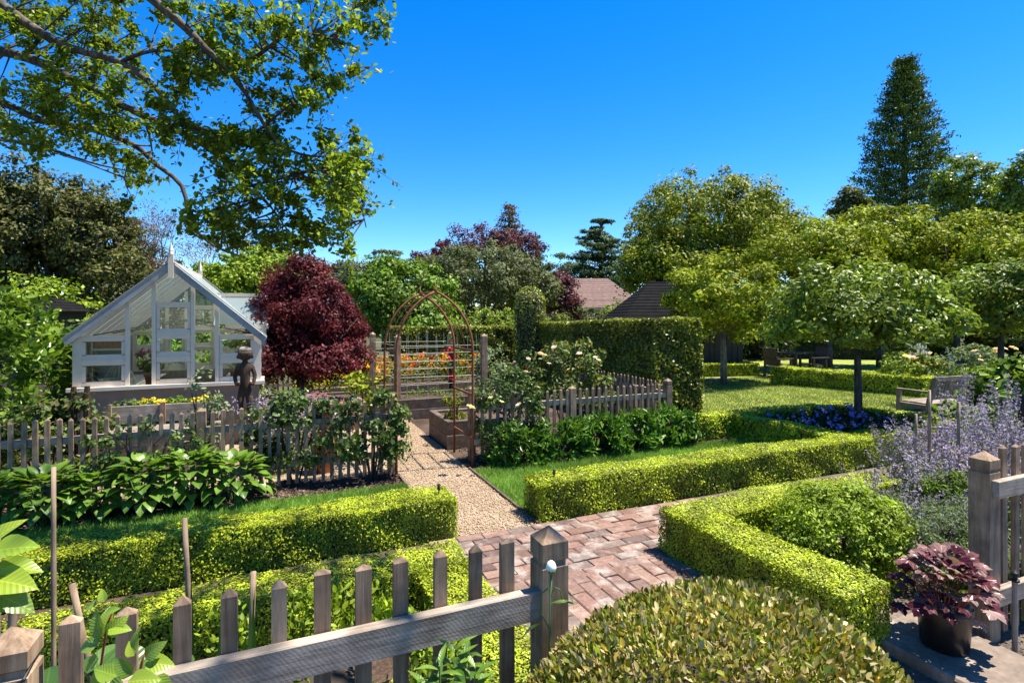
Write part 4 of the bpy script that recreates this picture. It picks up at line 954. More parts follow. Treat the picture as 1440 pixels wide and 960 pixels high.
# flower beds behind the trellis
def flowerbed(name, label, x0, x1, y0, y1, h0, h1, n, mats, leafmat, size=.05, z0=.38):
    b = thing(name, label, 'flowers', ((x0 + x1) / 2, (y0 + y1) / 2, 0)); lx, ly = (x1 - x0) / 2, (y1 - y0) / 2
    P = np.stack([RNG.uniform(-lx, lx, n), RNG.uniform(-ly, ly, n), RNG.uniform(z0, h1 - .05, n)], 1)
    leaves('foliage', P, unit(n), size * 1.5, 'lanc', M[leafmat], b, up=.4)
    for mt, k in mats:
        q = int(n * k); cl = max(6, q // 12)
        cc = np.stack([RNG.uniform(-lx, lx, cl), RNG.uniform(-ly, ly, cl), RNG.uniform(h0, h1, cl)], 1)
        i = RNG.integers(0, cl, q); P = cc[i] + RNG.normal(size=(q, 3)) * .035
        leaves('petals', P, unit(q), size, 'round', M[mt], b, up=.3)
    return b
flowerbed('wallflowers', 'bank of orange and yellow flowers left of and behind the trellis', .4, 2.35, 12.0, 13.1, .55, .92, 1200, (('orange', 1.0), ('yellow', .5)), 'bright', .065)
flowerbed('wallflowers', 'orange flowers seen through the middle of the trellis', 2.45, 4.3, 12.0, 13.1, .6, 1.0, 1100, (('orange', .55), ('red', .08)), 'rose', .065)
flowerbed('flowering_plants', 'yellow flowers at the left end of the raised beds', .2, .95, 10.6, 11.4, .5, .8, 300, (('yellow', .6), ('orange', .15)), 'gold', .05)
flowerbed('salad_plants', 'low green leafy rows inside the dark sleeper bed', 2.2, 3.9, 10.0, 10.8, .40, .5, 260, (), 'bright', .06, .33)
cr = bush('climbing_rose', 'red flowered climber on the back trellis post', (3.50, 11.6, .95), (.16, .14, .55), 420, .06, 'oval', M['bright'], 'climber', nc=16, cs=.12, core=False, lo=-1)
P, D = clumps((-.02, -.1, .95), (.16, .12, .5), 120, 10, .06, lo=-1); leaves('petals', P, D, .07, 'round', M['red'], cr)
bush('rose_bush', 'white flowered rose bush right of the trellis', (4.3, 11.2, .62), (.4, .35, .6), 900, .06, 'oval', M['sage'], 'rose bush', nc=22, cs=.14, core=False)
# purple salvia under the maple and pinkish ground plants
def spikes(name, label, region, n, h0, h1, florets, fm='lavender', lm='sage', size=.023, lsize=.04, lfill=1500, cat='catmint', lean=.18, stemr=.0025, frac=.5, group=None, dens=(0, 1)):
    """tall flower spikes: stems, leaves and florets of one plant; region gives (x, y) samples"""
    xy = region(n); c = xy.mean(0); b = thing(name, label, cat, (c[0], c[1], 0), 0, group); xy = xy - c
    H = RNG.uniform(h0, h1, n); ln = RNG.normal(size=(n, 2)) * lean
    st = MB(); Ps = []
    for i in range(n):
        a = Vector((xy[i, 0], xy[i, 1], 0)); t = Vector((xy[i, 0] + ln[i, 0] * H[i], xy[i, 1] + ln[i, 1] * H[i], H[i])); mid = (a + t) / 2 + Vector((ln[i, 0] * -.06, ln[i, 1] * -.06, .05))
        st.tube([a, mid, t], [stemr, stemr, stemr * .6], 3, False)
        q = RNG.random(florets) ** 1.2; z = 1 - frac * q
        # whorls: florets gather in rings up the spike
        z = np.round(z * 22) / 22 + RNG.normal(size=florets) * .006
        p = np.array(mid)[None] + (np.array(t) - np.array(mid))[None] * ((z - .5) * 2)[:, None]
        w = (.013 + .016 * q)[:, None]; Ps.append(p + RNG.normal(size=(florets, 3)) * w * np.array((1, 1, .5)))
    st.build('stems', M['stem'], b)
    P = np.concatenate(Ps); leaves('florets', P, unit(len(P)), size, 'dia', M[fm], b, up=.2, rnd=.8)
    i = RNG.integers(0, n, lfill); tt = RNG.random(lfill) ** .8 * .72
    P = np.stack([xy[i, 0] + ln[i, 0] * H[i] * tt, xy[i, 1] + ln[i, 1] * H[i] * tt, H[i] * tt], 1) + RNG.normal(size=(lfill, 3)) * .035
    P[:, 2] = np.abs(P[:, 2]); leaves('foliage', P, unit(lfill), lsize, 'oval', M[lm], b, up=.5); return b
def ell(cx, cy, rx, ry):
    def f(n):
        a = RNG.uniform(0, 6.283, n); r = np.sqrt(RNG.random(n)); return np.stack([cx + rx * r * np.cos(a), cy + ry * r * np.sin(a)], 1)
    return f
spikes('catmint', 'purple catmint spilling over the hedge end left of the stakes', ell(5.8, 3.3, .28, .28), 100, .50, .92, 60, lean=.2, lfill=2500)
spikes('catmint', 'broad mass of purple catmint around the three stakes', ell(5.45, 2.75, .5, .32), 140, .48, .84, 55, lean=.2, lfill=3800)
spikes('catmint', 'purple flower spikes at the right edge above the far post', ell(6.1, 2.75, .5, .35), 120, .66, 1.10, 64, lean=.1, lfill=2600)
spikes('catmint', 'tallest purple spikes in front of the timber bench', ell(6.89, 3.3, .45, .3), 22, 1.0, 1.32, 100, lean=.07, lfill=900, size=.024, frac=.55)
spikes('catmint', 'thin trailing catmint in front of the round green bush', ell(4.50, 2.62, .20, .36), 60, .35, .62, 45, lean=.35, lfill=900)
bush('sage_bush', 'grey green feathery bush behind the potted red plant', (4.38, 2.42, .26), (.42, .40, .34), 9000, .032, 'thin', M['sage'], 'bush', nc=170, cs=.085, core=False, hang=.4, shell=.5, wid=1.4)
bush('herb', 'fresh green leafy herb at the foot of the three stakes', (5.0, 2.62, .42), (.25, .2, .22), 900, .055, 'lanc', M['bright'], 'herb', nc=26, cs=.08, core=False)
bush('shrub', 'low green plants behind the fence at the lower right edge', (4.6, 2.0, .2), (.6, .35, .2), 1300, .05, 'oval', M['bright'], nc=40, cs=.1)
bush('shrub', 'dark broad leaved shrub at the right edge beyond the fence', (8.9, 3.9, .62), (.75, .5, .68), 1700, .12, 'oval', M['laurel'], nc=36, cs=.2, parts=100)
bush('shrub', 'lime yellow leaved plant under the timber bench', (7.8, 4.15, .38), (.34, .25, .34), 500, .07, 'oval', M['gold'], nc=16, cs=.12)
bush('shrub', 'broad green leaves among the purple spikes near the bench', (8.06, 4.05, .55), (.3, .22, .26), 260, .11, 'oval', M['bright'], nc=12, cs=.12, core=False)
for i, (p, lb_) in enumerate((((8.434, 3.892, 0.638), 'flat yellow flower head right of the grey seed head'), ((8.987, 4.417, 0.850), 'small yellow flower in front of the bench back'), ((8.218, 4.311, 0.564), 'wide yellow flower cluster beneath the bench'), ((7.778, 4.065, 0.549), 'yellow flower cluster low among the catmint beside the stakes'))):
    f = thing('yarrow', lb_, 'flower', (p[0], p[1], 0), 0, 'yellow yarrow heads')
    MB().tube([(0, 0, 0), (.01, 0, p[2] * .5), (0, 0, p[2])], .004, 4).build('stem', M['stem'], f)
    n = 260; rr_ = .10 * np.sqrt(RNG.random(n)); a = RNG.uniform(0, 6.28, n); P = np.stack([rr_ * np.cos(a), rr_ * np.sin(a), p[2] + .03 * (1 - (rr_ / .1) ** 2) + RNG.normal(size=n) * .005], 1)
    leaves('flower_head', P, np.tile((0, 0, 1.), (n, 1)), .022, 'round', M['yellow'], f)
spikes('salvia', 'pale purple salvia between the statue and the red maple', ell(-.05, 7.3, .33, .30), 90, .55, .98, 40, size=.032, lsize=.05, lfill=1500, cat='salvia')
spikes('salvia', 'second purple salvia behind the dark climber', ell(.55, 7.9, .28, .3), 40, .5, .85, 34, size=.032, lsize=.05, lfill=600, cat='salvia')
bush('heuchera', 'dusty pink leaved ground plant beneath the maple', (.55, 8.5, .36), (.62, .4, .34), 1500, .07, 'round', M['dusky'], 'plant', nc=30, cs=.13)
# blue flowers in the shaded bed
bl = thing('flowering_plants', 'shaded blue flowers in the bed under the standard tree', 'flowers', (7.9, 5.6, 0))
n = 3600; P = np.stack([RNG.uniform(-1.0, 1.05, n), RNG.uniform(-.75, .75, n), RNG.uniform(.0, .34, n)], 1); leaves('foliage', P, unit(n), .07, 'oval', M['shade'], bl)  # foliage colour carries the standard tree's shade
n = 260; cc = np.stack([RNG.uniform(-.95, 1.0, 40), RNG.uniform(-.72, .7, 40), RNG.uniform(.30, .42, 40)], 1); P = cc[RNG.integers(0, 40, n)] + RNG.normal(size=(n, 3)) * .025; leaves('petals', P, unit(n), .05, 'round', M['blue'], bl)
# white rose bushes beyond the lawn
wr = bush('rose_bush', 'white and apricot rose bush beyond the lawn hedge', (14.816, 8.664, 0.611)[:2] + (.48,), (.95, .6, .46), 3600, .075, 'oval', M['white_standard'], 'rose bush', nc=60, cs=.16, core=False, parts=0)
blooms(wr, [(random.uniform(-.8, .8), random.uniform(-.5, -.2), random.uniform(.6, .95)) for _ in range(14)], .10, 'pink'); blooms(wr, [(-.75, -.3, .9), (.1, -.5, .7)], .14, 'cream')
wr2 = bush('rose_bush', 'paler rose bush right of the white flowered one, near the second standard trunk', (15.609, 7.672, 0.667)[:2] + (.62,), (.85, .5, .56), 2400, .075, 'oval', M['sage'], 'rose bush', nc=44, cs=.16, core=False)
blooms(wr2, [(random.uniform(-.7, .7), random.uniform(-.5, -.2), random.uniform(.7, 1.15)) for _ in range(14)], .11, 'pink')
bush('grass_clump', 'bright green grassy mound behind the bench', (14.175, 7.198, 0.359)[:2] + (.25,), (1.1, .5, .36), 2600, .10, 'thin', M['lime'], 'ornamental grass', nc=50, cs=.14, hang=.6)

# ================================================================ BIG LEAVED PLANTS (every leaf an object)
def big_leaf(mat, key, wprof, curl=.25, cup=.08):
    if key in LEAFMESH: return LEAFMESH[key]
    vs = []; fs = []; nx = 7
    for i in range(nx):
        x = i / (nx - 1); w = wprof(x)
        for j in (-1, -.5, 0, .5, 1): vs.append((x, w * j, -curl * x * x + cup * abs(j) * w * 3 + .012 * math.sin(9 * x + 3 * j) * abs(j)))
    for i in range(nx - 1):
        for j in range(4): a = i * 5 + j; fs.append((a, a + 5, a + 6, a + 1))
    me = bpy.data.meshes.new('leaf'); me.from_pydata(vs, [], fs); me.materials.append(mat)
    for p in me.polygons: p.use_smooth = True
    LEAFMESH[key] = me; return me
ovate = lambda x: .001 + .36 * math.sin(math.pi * min(1, x) ** .72) ** .8 * (1 - .25 * x)
LM_G = big_leaf(M['glossy'], 'glossy', ovate); LM_H = big_leaf(M['hydrangea'], 'hydr', lambda x: .001 + .42 * math.sin(math.pi * x ** .75) ** .8)
LM_O = big_leaf(M['hosta_leaf'], 'hosta', lambda x: .001 + .40 * math.sin(math.pi * x ** .62) ** .85, .35)
def put_leaf(parent, me, base, d, L, nh=(0, 0, 1), w=1.0, label=None):
    d = Vector(d).normalized(); n = Vector(nh); n = (n - d * n.dot(d))
    if n.length < .01: n = d.orthogonal()
    n.normalize(); s = n.cross(d)
    o = bpy.data.objects.new('leaf', me); link(o, parent)
    o.matrix_local = Matrix(((d.x * L, s.x * L * w, n.x * L, base[0]), (d.y * L, s.y * L * w, n.y * L, base[1]), (d.z * L, s.z * L * w, n.z * L, base[2]), (0, 0, 0, 1))); return o
hl = ('first hosta from the left edge of the bed before the dark fence', 'second hosta from the left edge of the bed', 'third hosta from the left in the bed before the fence', 'middle hosta of the row before the dark fence', 'hosta just left of the wide fence post', 'hosta directly below the wide fence post', 'last hosta at the right end of the row beside the mulch')
for k, lab in enumerate(hl):
    x = -2.75 + .385 * k; hgt = .37 + .035 * (k % 3) + (.05 if k > 3 else 0)
    h_ = thing('hosta', lab, 'hosta', (x, 6.2 + .05 * (k % 2), 0), 0, 'hostas in front of the dark fence')
    rr = random.Random(k)
    for q in range(115):
        a = q * 2.399 + rr.uniform(-.2, .2); f = (q + .5) / 115; r = .05 + .25 * math.sqrt(f); el = 1.05 - 1.15 * f + rr.uniform(-.15, .15)
        z = hgt * (1 - .72 * f ** 1.6) + rr.uniform(-.04, .04)
        d = (math.cos(a) * math.cos(el), math.sin(a) * math.cos(el), math.sin(el) - .25)
        put_leaf(h_, LM_O, (r * math.cos(a), r * math.sin(a) * .8, z), d, rr.uniform(.10, .155), (math.cos(a) * .5, math.sin(a) * .5, 1))
    st = MB()
    for q in range(9): a = .7 * q; st.tube([(.02 * math.cos(a), .02 * math.sin(a), 0), (.12 * math.cos(a), .1 * math.sin(a), hgt * .8)], .006, 4, False)
    st.build('stems', M['stem'], h_)
el_ = ('dark green hellebore clump nearest the arch', 'second hellebore clump along the short fence', 'hellebore clump below the middle of the short fence', 'hellebore clump under the fence corner post side', 'last hellebore clump beside the low cross hedge')
for k, lab in enumerate(el_):
    bush('hellebore', lab, (2.85 + .62 * k, 6.42 + .0 * k, .20), (.42, .26, .30), 1300, .115, 'lanc', M['hosta'], 'hellebore', nc=34, cs=.13, core=False, parts=90, hang=.35, wid=1.35, up=.6, group='hellebores in front of the short fence')
# foreground broad dark leaves and iris blades behind the near fence
hy = thing('broad_leaf_plant', 'dark broad leaves low behind the leftmost near pickets', 'plant', (-.62, 2.0, 0))
rr = random.Random(5)
for q in range(34):
    a = q * 2.4; f = (q + .5) / 34; r = .06 + .28 * math.sqrt(f); z = .80 - .35 * f + rr.uniform(-.06, .06)
    put_leaf(hy, LM_H, (r * math.cos(a), r * .6 * math.sin(a), z), (math.cos(a), math.sin(a), rr.uniform(-.3, .4)), rr.uniform(.13, .19), (0, -.3, 1))
mb = MB()
for q in range(7): a = .9 * q; mb.tube([(.02 * math.cos(a), .02 * math.sin(a), 0), (.15 * math.cos(a), .1 * math.sin(a), .62)], .006, 5)
mb.build('stems', M['stem'], hy)
hy2 = thing('broad_leaf_plant', 'dark broad leaves between the iris blades and the lime bush', 'plant', (-.20, 1.98, 0))
for q in range(22):
    a = q * 2.4; f = (q + .5) / 22; r = .05 + .17 * math.sqrt(f); z = .74 - .3 * f + rr.uniform(-.05, .05)
    put_leaf(hy2, LM_H, (r * math.cos(a), r * .6 * math.sin(a), z), (math.cos(a), math.sin(a), rr.uniform(-.3, .4)), rr.uniform(.09, .14), (0, -.3, 1))
mb = MB()
for q in range(6): a = 1.05 * q; mb.tube([(.02 * math.cos(a), .02 * math.sin(a), 0), (.1 * math.cos(a), .08 * math.sin(a), .58)], .005, 5)
mb.build('stems', M['stem'], hy2)
ir = thing('iris', 'upright sword shaped iris leaves behind the third near picket', 'iris', (-.22, 2.12, 0))
for q in range(11):
    x = rr.uniform(-.12, .22); y = rr.uniform(-.1, .1); h_ = rr.uniform(.75, 1.02); lx = rr.uniform(-.10, .10)
    mb = MB(); w = .014; mb.add([(x - w, y, 0), (x + w, y, 0), (x - w + lx * .4, y + .01, h_ * .55), (x + w + lx * .4, y + .01, h_ * .55), (x + lx, y, h_), (x + lx * .2, y + .012, h_ * .3)], [(0, 1, 3, 2), (2, 3, 4)]); mb.build('leaf', M['hydrangea' if q % 2 else 'hosta'], ir)
# rose shoots in front of the near fence
def shoot(name, label, path, lvs, rstem, red=True, me=None, cat='rose shoot'):
    o = thing(name, label, cat, (path[0][0], path[0][1], 0)); b = Vector((path[0][0], path[0][1], 0))
    pts = [Vector((0, 0, 0))] + [Vector(p) - b for p in path]
    MB().tube(pts, [rstem] * (len(pts) - 1) + [rstem * .6], 7).build('stem', M['red_stem' if red else 'stem'], o, True)
    for p, d, L, nh in lvs: put_leaf(o, me or LM_G, Vector(p) - b, d, L, nh)
    return o
RT = Vector((.919, -.394, 0)); FW = Vector((.394, .919, 0)); UP = Vector((0, 0, 1))
def dv(r, u, f=0): return RT * r + UP * u + FW * f
shoot('rose_shoot', 'young rose shoot with red stem and glossy leaves before the left pickets', [(-0.400, 1.586, 1.034), (-0.378, 1.555, 1.166), (-0.360, 1.536, 1.212)], [
    ((-0.381, 1.545, 1.228), dv(-.25, .6, .1), .032, dv(.2, .5, -.8)), ((-0.397, 1.552, 1.222), dv(-1, -.2, .1), .036, dv(0, .8, -.6)),
    ((-0.375, 1.532, 1.207), dv(.6, .3, 0), .032, dv(0, .8, -.6)), ((-0.378, 1.522, 1.157), dv(-.6, .95, .1), .066, dv(-.3, .3, -.9)), ((-0.369, 1.518, 1.162), dv(.75, .75, .1), .055, dv(.3, .4, -.9)),
    ((-0.384, 1.525, 1.147), dv(-1, -.25, -.1), .055, dv(0, .7, -.7)), ((-0.381, 1.545, 1.168), dv(.05, .9, .3), .045, dv(.4, .3, -.8)), ((-0.366, 1.517, 1.175), dv(.8, .1, 0), .05, dv(-.3, .9, -.5)), ((-0.386, 1.525, 1.109), dv(-.8, -.5, 0), .05, dv(0, .7, -.7)), ((-0.369, 1.518, 1.084), dv(-.3, -.4, -.2), .06, dv(0, .6, -.8))], .0028)
shoot('rose_shoot', 'second glossy rose shoot at the lower left, right of the red stem', [(-0.293, 1.453, 1.080), (-0.287, 1.450, 1.120), (-0.278, 1.446, 1.149)], [
    ((-0.301, 1.457, 1.144), dv(-.1, .9, .1), .05, dv(-.5, .4, -.8)), ((-0.276, 1.424, 1.141), dv(.75, .65, 0), .052, dv(.2, .5, -.8)), ((-0.276, 1.424, 1.129), dv(1, .0, 0), .062, dv(0, .75, -.6)),
    ((-0.297, 1.411, 1.117), dv(-.75, .55, 0), .055, dv(-.4, .5, -.8)), ((-0.301, 1.391, 1.115), dv(.9, .15, 0), .065, dv(.2, .8, -.6)), ((-0.254, 1.393, 1.114), dv(.5, -.5, -.1), .06, dv(.3, .6, -.7)),
    ((-0.333, 1.448, 1.101), dv(-.9, .3, 0), .06, dv(0, .7, -.7)), ((-0.305, 1.382, 1.116), dv(-.6, -.3, 0), .07, dv(0, .7, -.7)), ((-0.309, 1.482, 1.120), dv(-.6, .6, .3), .04, dv(0, .5, -.8))], .0028)
shoot('rose_shoot', 'large glossy leaves poking in at the far left edge', [(-0.523, 1.334, 1.234), (-0.508, 1.306, 1.366), (-0.499, 1.302, 1.445)], [
    ((-0.499, 1.302, 1.461), dv(1, .30, 0), .088, dv(-.2, .85, -.5)), ((-0.494, 1.300, 1.432), dv(1, .05, .2), .082, dv(-.1, .9, -.3)), ((-0.486, 1.275, 1.422), dv(1, -.02, -.1), .086, dv(0, .85, -.6)), ((-0.491, 1.299, 1.389), dv(1, -.45, .1), .08, dv(.2, .8, -.5)), ((-0.511, 1.329, 1.465), dv(.6, .7, .3), .07, dv(-.4, .6, -.7))], .004, False)
# lance leaved stems in front of the rail
lp = thing('lily', 'fresh green lance leaved stems before the rail of the near fence', 'lily', (0.481, 1.556, 0.843)[:2] + (0,))
bl_ = Vector(lp.location)
for px, py, Z in ((640, 915, 1.60), (624, 938, 1.55), (662, 940, 1.62), (655, 918, 1.66)):
    pass
tops = [(0.477, 1.536, 0.915), (0.411, 1.477, 0.918), (0.530, 1.514, 0.860), (0.530, 1.601, 0.859), (0.386, 1.521, 0.858)]
LM_L = big_leaf(M['hosta_leaf'], 'lance', lambda x: .001 + .13 * math.sin(math.pi * x ** .8), .3)
for ti, tp_ in enumerate(tops):
    t = Vector(tp_) - bl_; MB().tube([(t.x * .4, t.y * .4, 0), (t.x, t.y, t.z)], .003, 5).build('stem', M['stem'], lp)
    for q in range(11):
        a = q * 2.2 + ti; z = t.z - .012 * q; put_leaf(lp, LM_L, (t.x, t.y, z), (math.cos(a), math.sin(a), .75 - .07 * q), .07 + .004 * q, (0, 0, 1))
# peony bud by the gate post
pb_ = thing('flower_bud', 'single white peony bud on a green stem before the gate post', 'flower', (0.745, 1.454, 0.965)[:2] + (0,))
q0 = Vector(pb_.location); tpz = Vector((0.751, 1.452, 1.124)) - q0
MB().tube([(0, 0, 0), (0, 0, .9), tpz], .0036, 6).build('stem', M['stem'], pb_, True)
MB().lathe((tpz.x, tpz.y, tpz.z), [(.004, -.004), (.012, .004), (.0155, .014)], 10).build('calyx', M['stem'], pb_, True)
MB().lathe((tpz.x, tpz.y, tpz.z), [(.0145, .010), (.0165, .020), (.012, .032), (.003, .039)], 9).build('bud', plain('white_petal', (.85, .83, .72), .6), pb_, True)
mid = tpz + Vector((0, 0, -.06))
MB().tube([mid, mid + dv(.012, .018), mid + dv(.026, .012), mid + dv(.034, -.012)], .0022, 5).build('leaf_stalk', M['stem'], pb_)
put_leaf(pb_, LM_L, mid + dv(.0, -.03), dv(1, .25), .075, (0, 0, 1)); put_leaf(pb_, LM_L, mid + dv(.05, 0), dv(.7, -.9), .05, (0, 0, 1))
MB().tube([tpz + Vector((0, 0, -.18)), tpz + dv(-.03, -.12), tpz + dv(-.028, -.06), tpz + dv(-.01, -.045)], .0025, 5).build('leaf_stalk', M['stem'], pb_)
put_leaf(pb_, LM_L, tpz + dv(-.03, -.15), dv(-.9, -.35), .075, (0, 0, 1))

# ================================================================ POTTED HEUCHERA
pt = thing('flower_pot', 'round dark glazed pot standing on the stone slab by the gate post', 'pot', (3.40, 1.82, .066)); pt.scale = (.87, .87, .92)
MB().lathe((0, 0, 0), [(.120, 0), (.128, .01), (.142, .20), (.150, .235), (.150, .262), (.138, .262), (.134, .24)], 28).build('vessel', M['pot'], pt, True)
MB().lathe((0, 0, .2), [(.12, 0), (.135, .038)], 18).build('soil', M['soil'], pt)
hc = thing('heuchera', 'burgundy ruffled heuchera overflowing the dark pot', 'potted plant', (3.40, 1.82, .235))
def ruffle():
    vs = [(0, 0, 0)]; n = 27
    for k in range(n):
        t = math.pi * (-.86 + 1.72 * k / (n - 1)); lobe = .5 + .5 * math.cos(t * 5.0); r = .36 + .16 * lobe + .03 * math.cos(t * 15); vs.append((.32 + r * math.cos(t), r * math.sin(t) * 1.02, .05 * math.cos(t * 5.0 + 2.6) - .10 * (r * 1.6) ** 2))
    for k in range(n):
        t = math.pi * (-.86 + 1.72 * k / (n - 1)); r = .26; vs.append((.30 + r * math.cos(t), r * math.sin(t), .03 + .02 * math.cos(t * 5)))
    f = [(0, n + 1 + k, n + 2 + k) for k in range(n - 1)] + [(n + 1 + k, 1 + k, 2 + k, n + 2 + k) for k in range(n - 1)]
    me = bpy.data.meshes.new('leaf'); me.from_pydata(vs, [], f); me.materials.append(M['heuchera'])
    for p in me.polygons: p.use_smooth = False
    return me
RM = ruffle(); rr = random.Random(21)
for q in range(95):
    a = q * 2.399; f = (q + .5) / 95; r = .21 * f ** .6; z = .30 - .22 * f ** 1.7 + rr.uniform(-.04, .05); el = .75 - 1.1 * f
    if q % 5 == 0: r *= 1.22; z -= .02
    d = (math.cos(a) * math.cos(el), math.sin(a) * math.cos(el), math.sin(el) - .1)
    put_leaf(hc, RM, (r * math.cos(a), r * math.sin(a), z), d, rr.uniform(.06, .115), (math.cos(a) * .5, math.sin(a) * .7 - .25, 1))
mb = MB()
for q in range(40): a = q * 2.4; mb.tube([(.03 * math.cos(a), .03 * math.sin(a), 0), (.14 * math.cos(a), .14 * math.sin(a), .16)], .0022, 4, False)
mb.build('stems', M['red_stem'], hc)
# ================================================================ TREES
def tube_limb(mb, pts, r0, r1, n=7):
    mb.tube(pts, [r0 + (r1 - r0) * i / (len(pts) - 1) for i in range(len(pts))], n)
def tree(name, label, base, blobs, leafmat, n, size, tmpl='dia', trunk_r=.12, bark='bark', cat='tree', nc=60, cs=.5, shell=.55, flat=.7, lo=-.8, group=None, fork=None, sprig=.14, droop=0, wid=1., limbs=5, parts=0):
    """blobs: (cx, cy, cz, rx, ry, rz) in world metres"""
    t = thing(name, label, cat, (base[0], base[1], 0), 0, group); o = np.array((base[0], base[1], 0))
    if tmpl in ('oval', 'star') and group != ST: tmpl = 'dia'; wid = wid * 1.1
    vol = [b[3] * b[4] * b[5] for b in blobs]; sv = sum(v ** .67 for v in vol); Ps, Ds = [], []; cl = []
    for b, v in zip(blobs, vol):
        k = v ** .67 / sv; c = np.array(b[:3]) - o
        P, D = clumps(c, b[3:], int(n * k * 2.0), max(6, int(nc * k * 1.9)), cs * .98, shell, flat, lo=lo, sprig=sprig); Ps.append(P); Ds.append(D); cl.append((c, b[3:]))
        q = int(n * k * .35); u = unit(q); Ps.append(c + u * np.array(b[3:]) * .82 * (RNG.random((q, 1)) ** .5)); Ds.append(u)
    P = np.concatenate(Ps); D = np.concatenate(Ds); k = P[:, 2] > .25
    leaves('crown', P[k], D[k], size * 1.12, tmpl, M[leafmat], t, droop=droop, wid=wid)
    c0, r0 = cl[0]; fz = fork if fork else max(.3, c0[2] - r0[2] * .75)
    rr = random.Random(int(abs(base[0] * 97 + base[1] * 13)))
    tk = MB(); f = Vector((rr.uniform(-.05, .05), rr.uniform(-.05, .05), fz)); tube_limb(tk, [(0, 0, -.05), Vector((f.x * .3, f.y * .3, fz * .5)), f], trunk_r * 1.15, trunk_r * .8, 9)
    tk.build('trunk', M[bark], t, True)
    for c, r in cl:
        for q in range(limbs):
            a = q * 2.4 + rr.uniform(-.4, .4); e = Vector(c) + Vector((r[0] * .75 * math.cos(a), r[1] * .75 * math.sin(a), r[2] * rr.uniform(-.1, .75)))
            if e.z < f.z: e.z = f.z + .2
            m = f.lerp(e, .5) + Vector((0, 0, -.08 * r[2])); mb = MB(); tube_limb(mb, [f, m, e], trunk_r * .55, trunk_r * .12, 6); mb.build('limb', M[bark], t, True)
    return t
ST = 'clipped standard trees'
def B(p, rx, rz, ry=None): return (p[0], p[1], p[2], rx, ry or rx, rz)
# ---- right: the two standards
tree('standard_tree', 'umbrella shaped standard tree in the hedged bed in the middle right', (8.41, 5.70), [(8.42, 5.70, 2.02, 1.36, 1.2, .70), (8.42, 5.6, 1.72, 1.46, 1.3, .42)], 'white_standard', 7500, .075, 'oval', .058, nc=75, cs=.25, shell=.55, lo=-.5, group=ST, fork=1.45, limbs=7)
tree('standard_tree', 'second standard tree with a bare trunk at the right edge', (13.486, 6.188, 0.221)[:2], [((13.619, 6.131, 2.074)) + (1.30, 1.2, .88)], 'white_standard', 6500, .082, 'oval', .06, nc=66, cs=.27, shell=.6, lo=-.45, group=ST, fork=1.6, limbs=6)
# ---- right: yellow green trees and big trees behind
YG = 'yellow green trees beyond the lawn'
tree('shade_tree', 'yellow green tree with pale trunk beside the dark shed', (11.315, 11.470, 0.696)[:2], [B((11.315, 11.470, 2.334), 1.45, 1.2), B((12.517, 11.499, 1.982), 1.1, .95), B((10.481, 11.828, 2.472), .7, .75)], 'gold', 8500, .10, 'dia', .085, 'bark_mid', nc=95, cs=.32, group=YG, fork=1.5)
tree('shade_tree', 'wide yellow green tree behind the umbrella shaped standard', (17.710, 13.081, 0.125)[:2], [B((16.860, 13.445, 3.875), 1.9, 1.35), B((18.055, 12.933, 3.375), 1.7, 1.3)], 'gold', 9500, .12, 'dia', .13, 'bark', nc=110, cs=.4, group=YG, fork=1.6)
tree('shade_tree', 'yellow green tree in front of the tall conifer', (20.408, 13.013, 0.163)[:2], [B((20.263, 13.075, 4.426), 2.1, 1.5), B((21.666, 12.474, 3.453), 1.6, 1.3)], 'gold', 9500, .125, 'dia', .13, nc=110, cs=.42, group=YG, fork=1.7)
tree('shade_tree', 'rounded yellow green tree below the pear trees at the right', (21.846, 11.308, -0.000)[:2], [B((22.007, 11.239, 4.250), 1.9, 1.3), B((21.676, 10.293, 3.179), 1.5, 1.1)], 'gold', 9000, .12, 'dia', .12, nc=100, cs=.4, group=YG, fork=1.7)
tree('shade_tree', 'green gold tree running off the right edge', (21.911, 9.105, 0.200)[:2], [B((21.706, 9.193, 3.220), 1.7, 1.2)], 'gold', 5500, .12, 'dia', .12, nc=60, cs=.4, group=YG, fork=1.7)
tree('tree', 'large domed olive green tree above the dark shed', (19.290, 21.108, -0.800)[:2], [B((19.453, 21.038, 6.128), 3.9, 2.7), B((23.052, 20.583, 5.732), 2.2, 2.1), B((16.374, 21.270, 4.363), 1.5, 1.7), B((16.954, 19.933, 4.268), 2.2, 1.3)], 'dome', 25000, .15, 'dia', .28, nc=330, cs=.58, fork=2.2, sprig=.2, limbs=6)
PT = 'slender pear trees'
tree('pear_tree', 'upright pear tree right of the tall conifer', (29.259, 14.659, -0.600)[:2], [B((29.199, 14.685, 7.459), 1.35, 1.9), B((29.955, 14.361, 5.486), 1.3, 1.5)], 'white_standard', 6500, .15, 'oval', .14, nc=80, cs=.4, group=PT, fork=3)
tree('pear_tree', 'pear tree cut off by the right edge of the view', (28.143, 11.874, -0.300)[:2], [B((28.090, 11.896, 6.937), 1.0, 2.2), B((28.010, 11.931, 4.621), 1.2, 1.2)], 'white_standard', 5200, .14, 'oval', .14, nc=70, cs=.4, group=PT, fork=3)
tree('pear_tree', 'small pear top showing left of the tall conifer', (25.147, 17.509, -0.700)[:2], [B((25.147, 17.509, 6.655), .8, 1.4)], 'olive', 2600, .14, 'oval', .1, nc=36, cs=.36, group=PT, fork=3)
tree('maple_tree', 'small patch of red maple at the right edge under the pear trees', (28.532, 12.795, -0.400)[:2], [B((28.532, 12.795, 4.745), .85, .5)], 'maple', 1500, .14, 'star', .1, nc=24, cs=.3, fork=3)
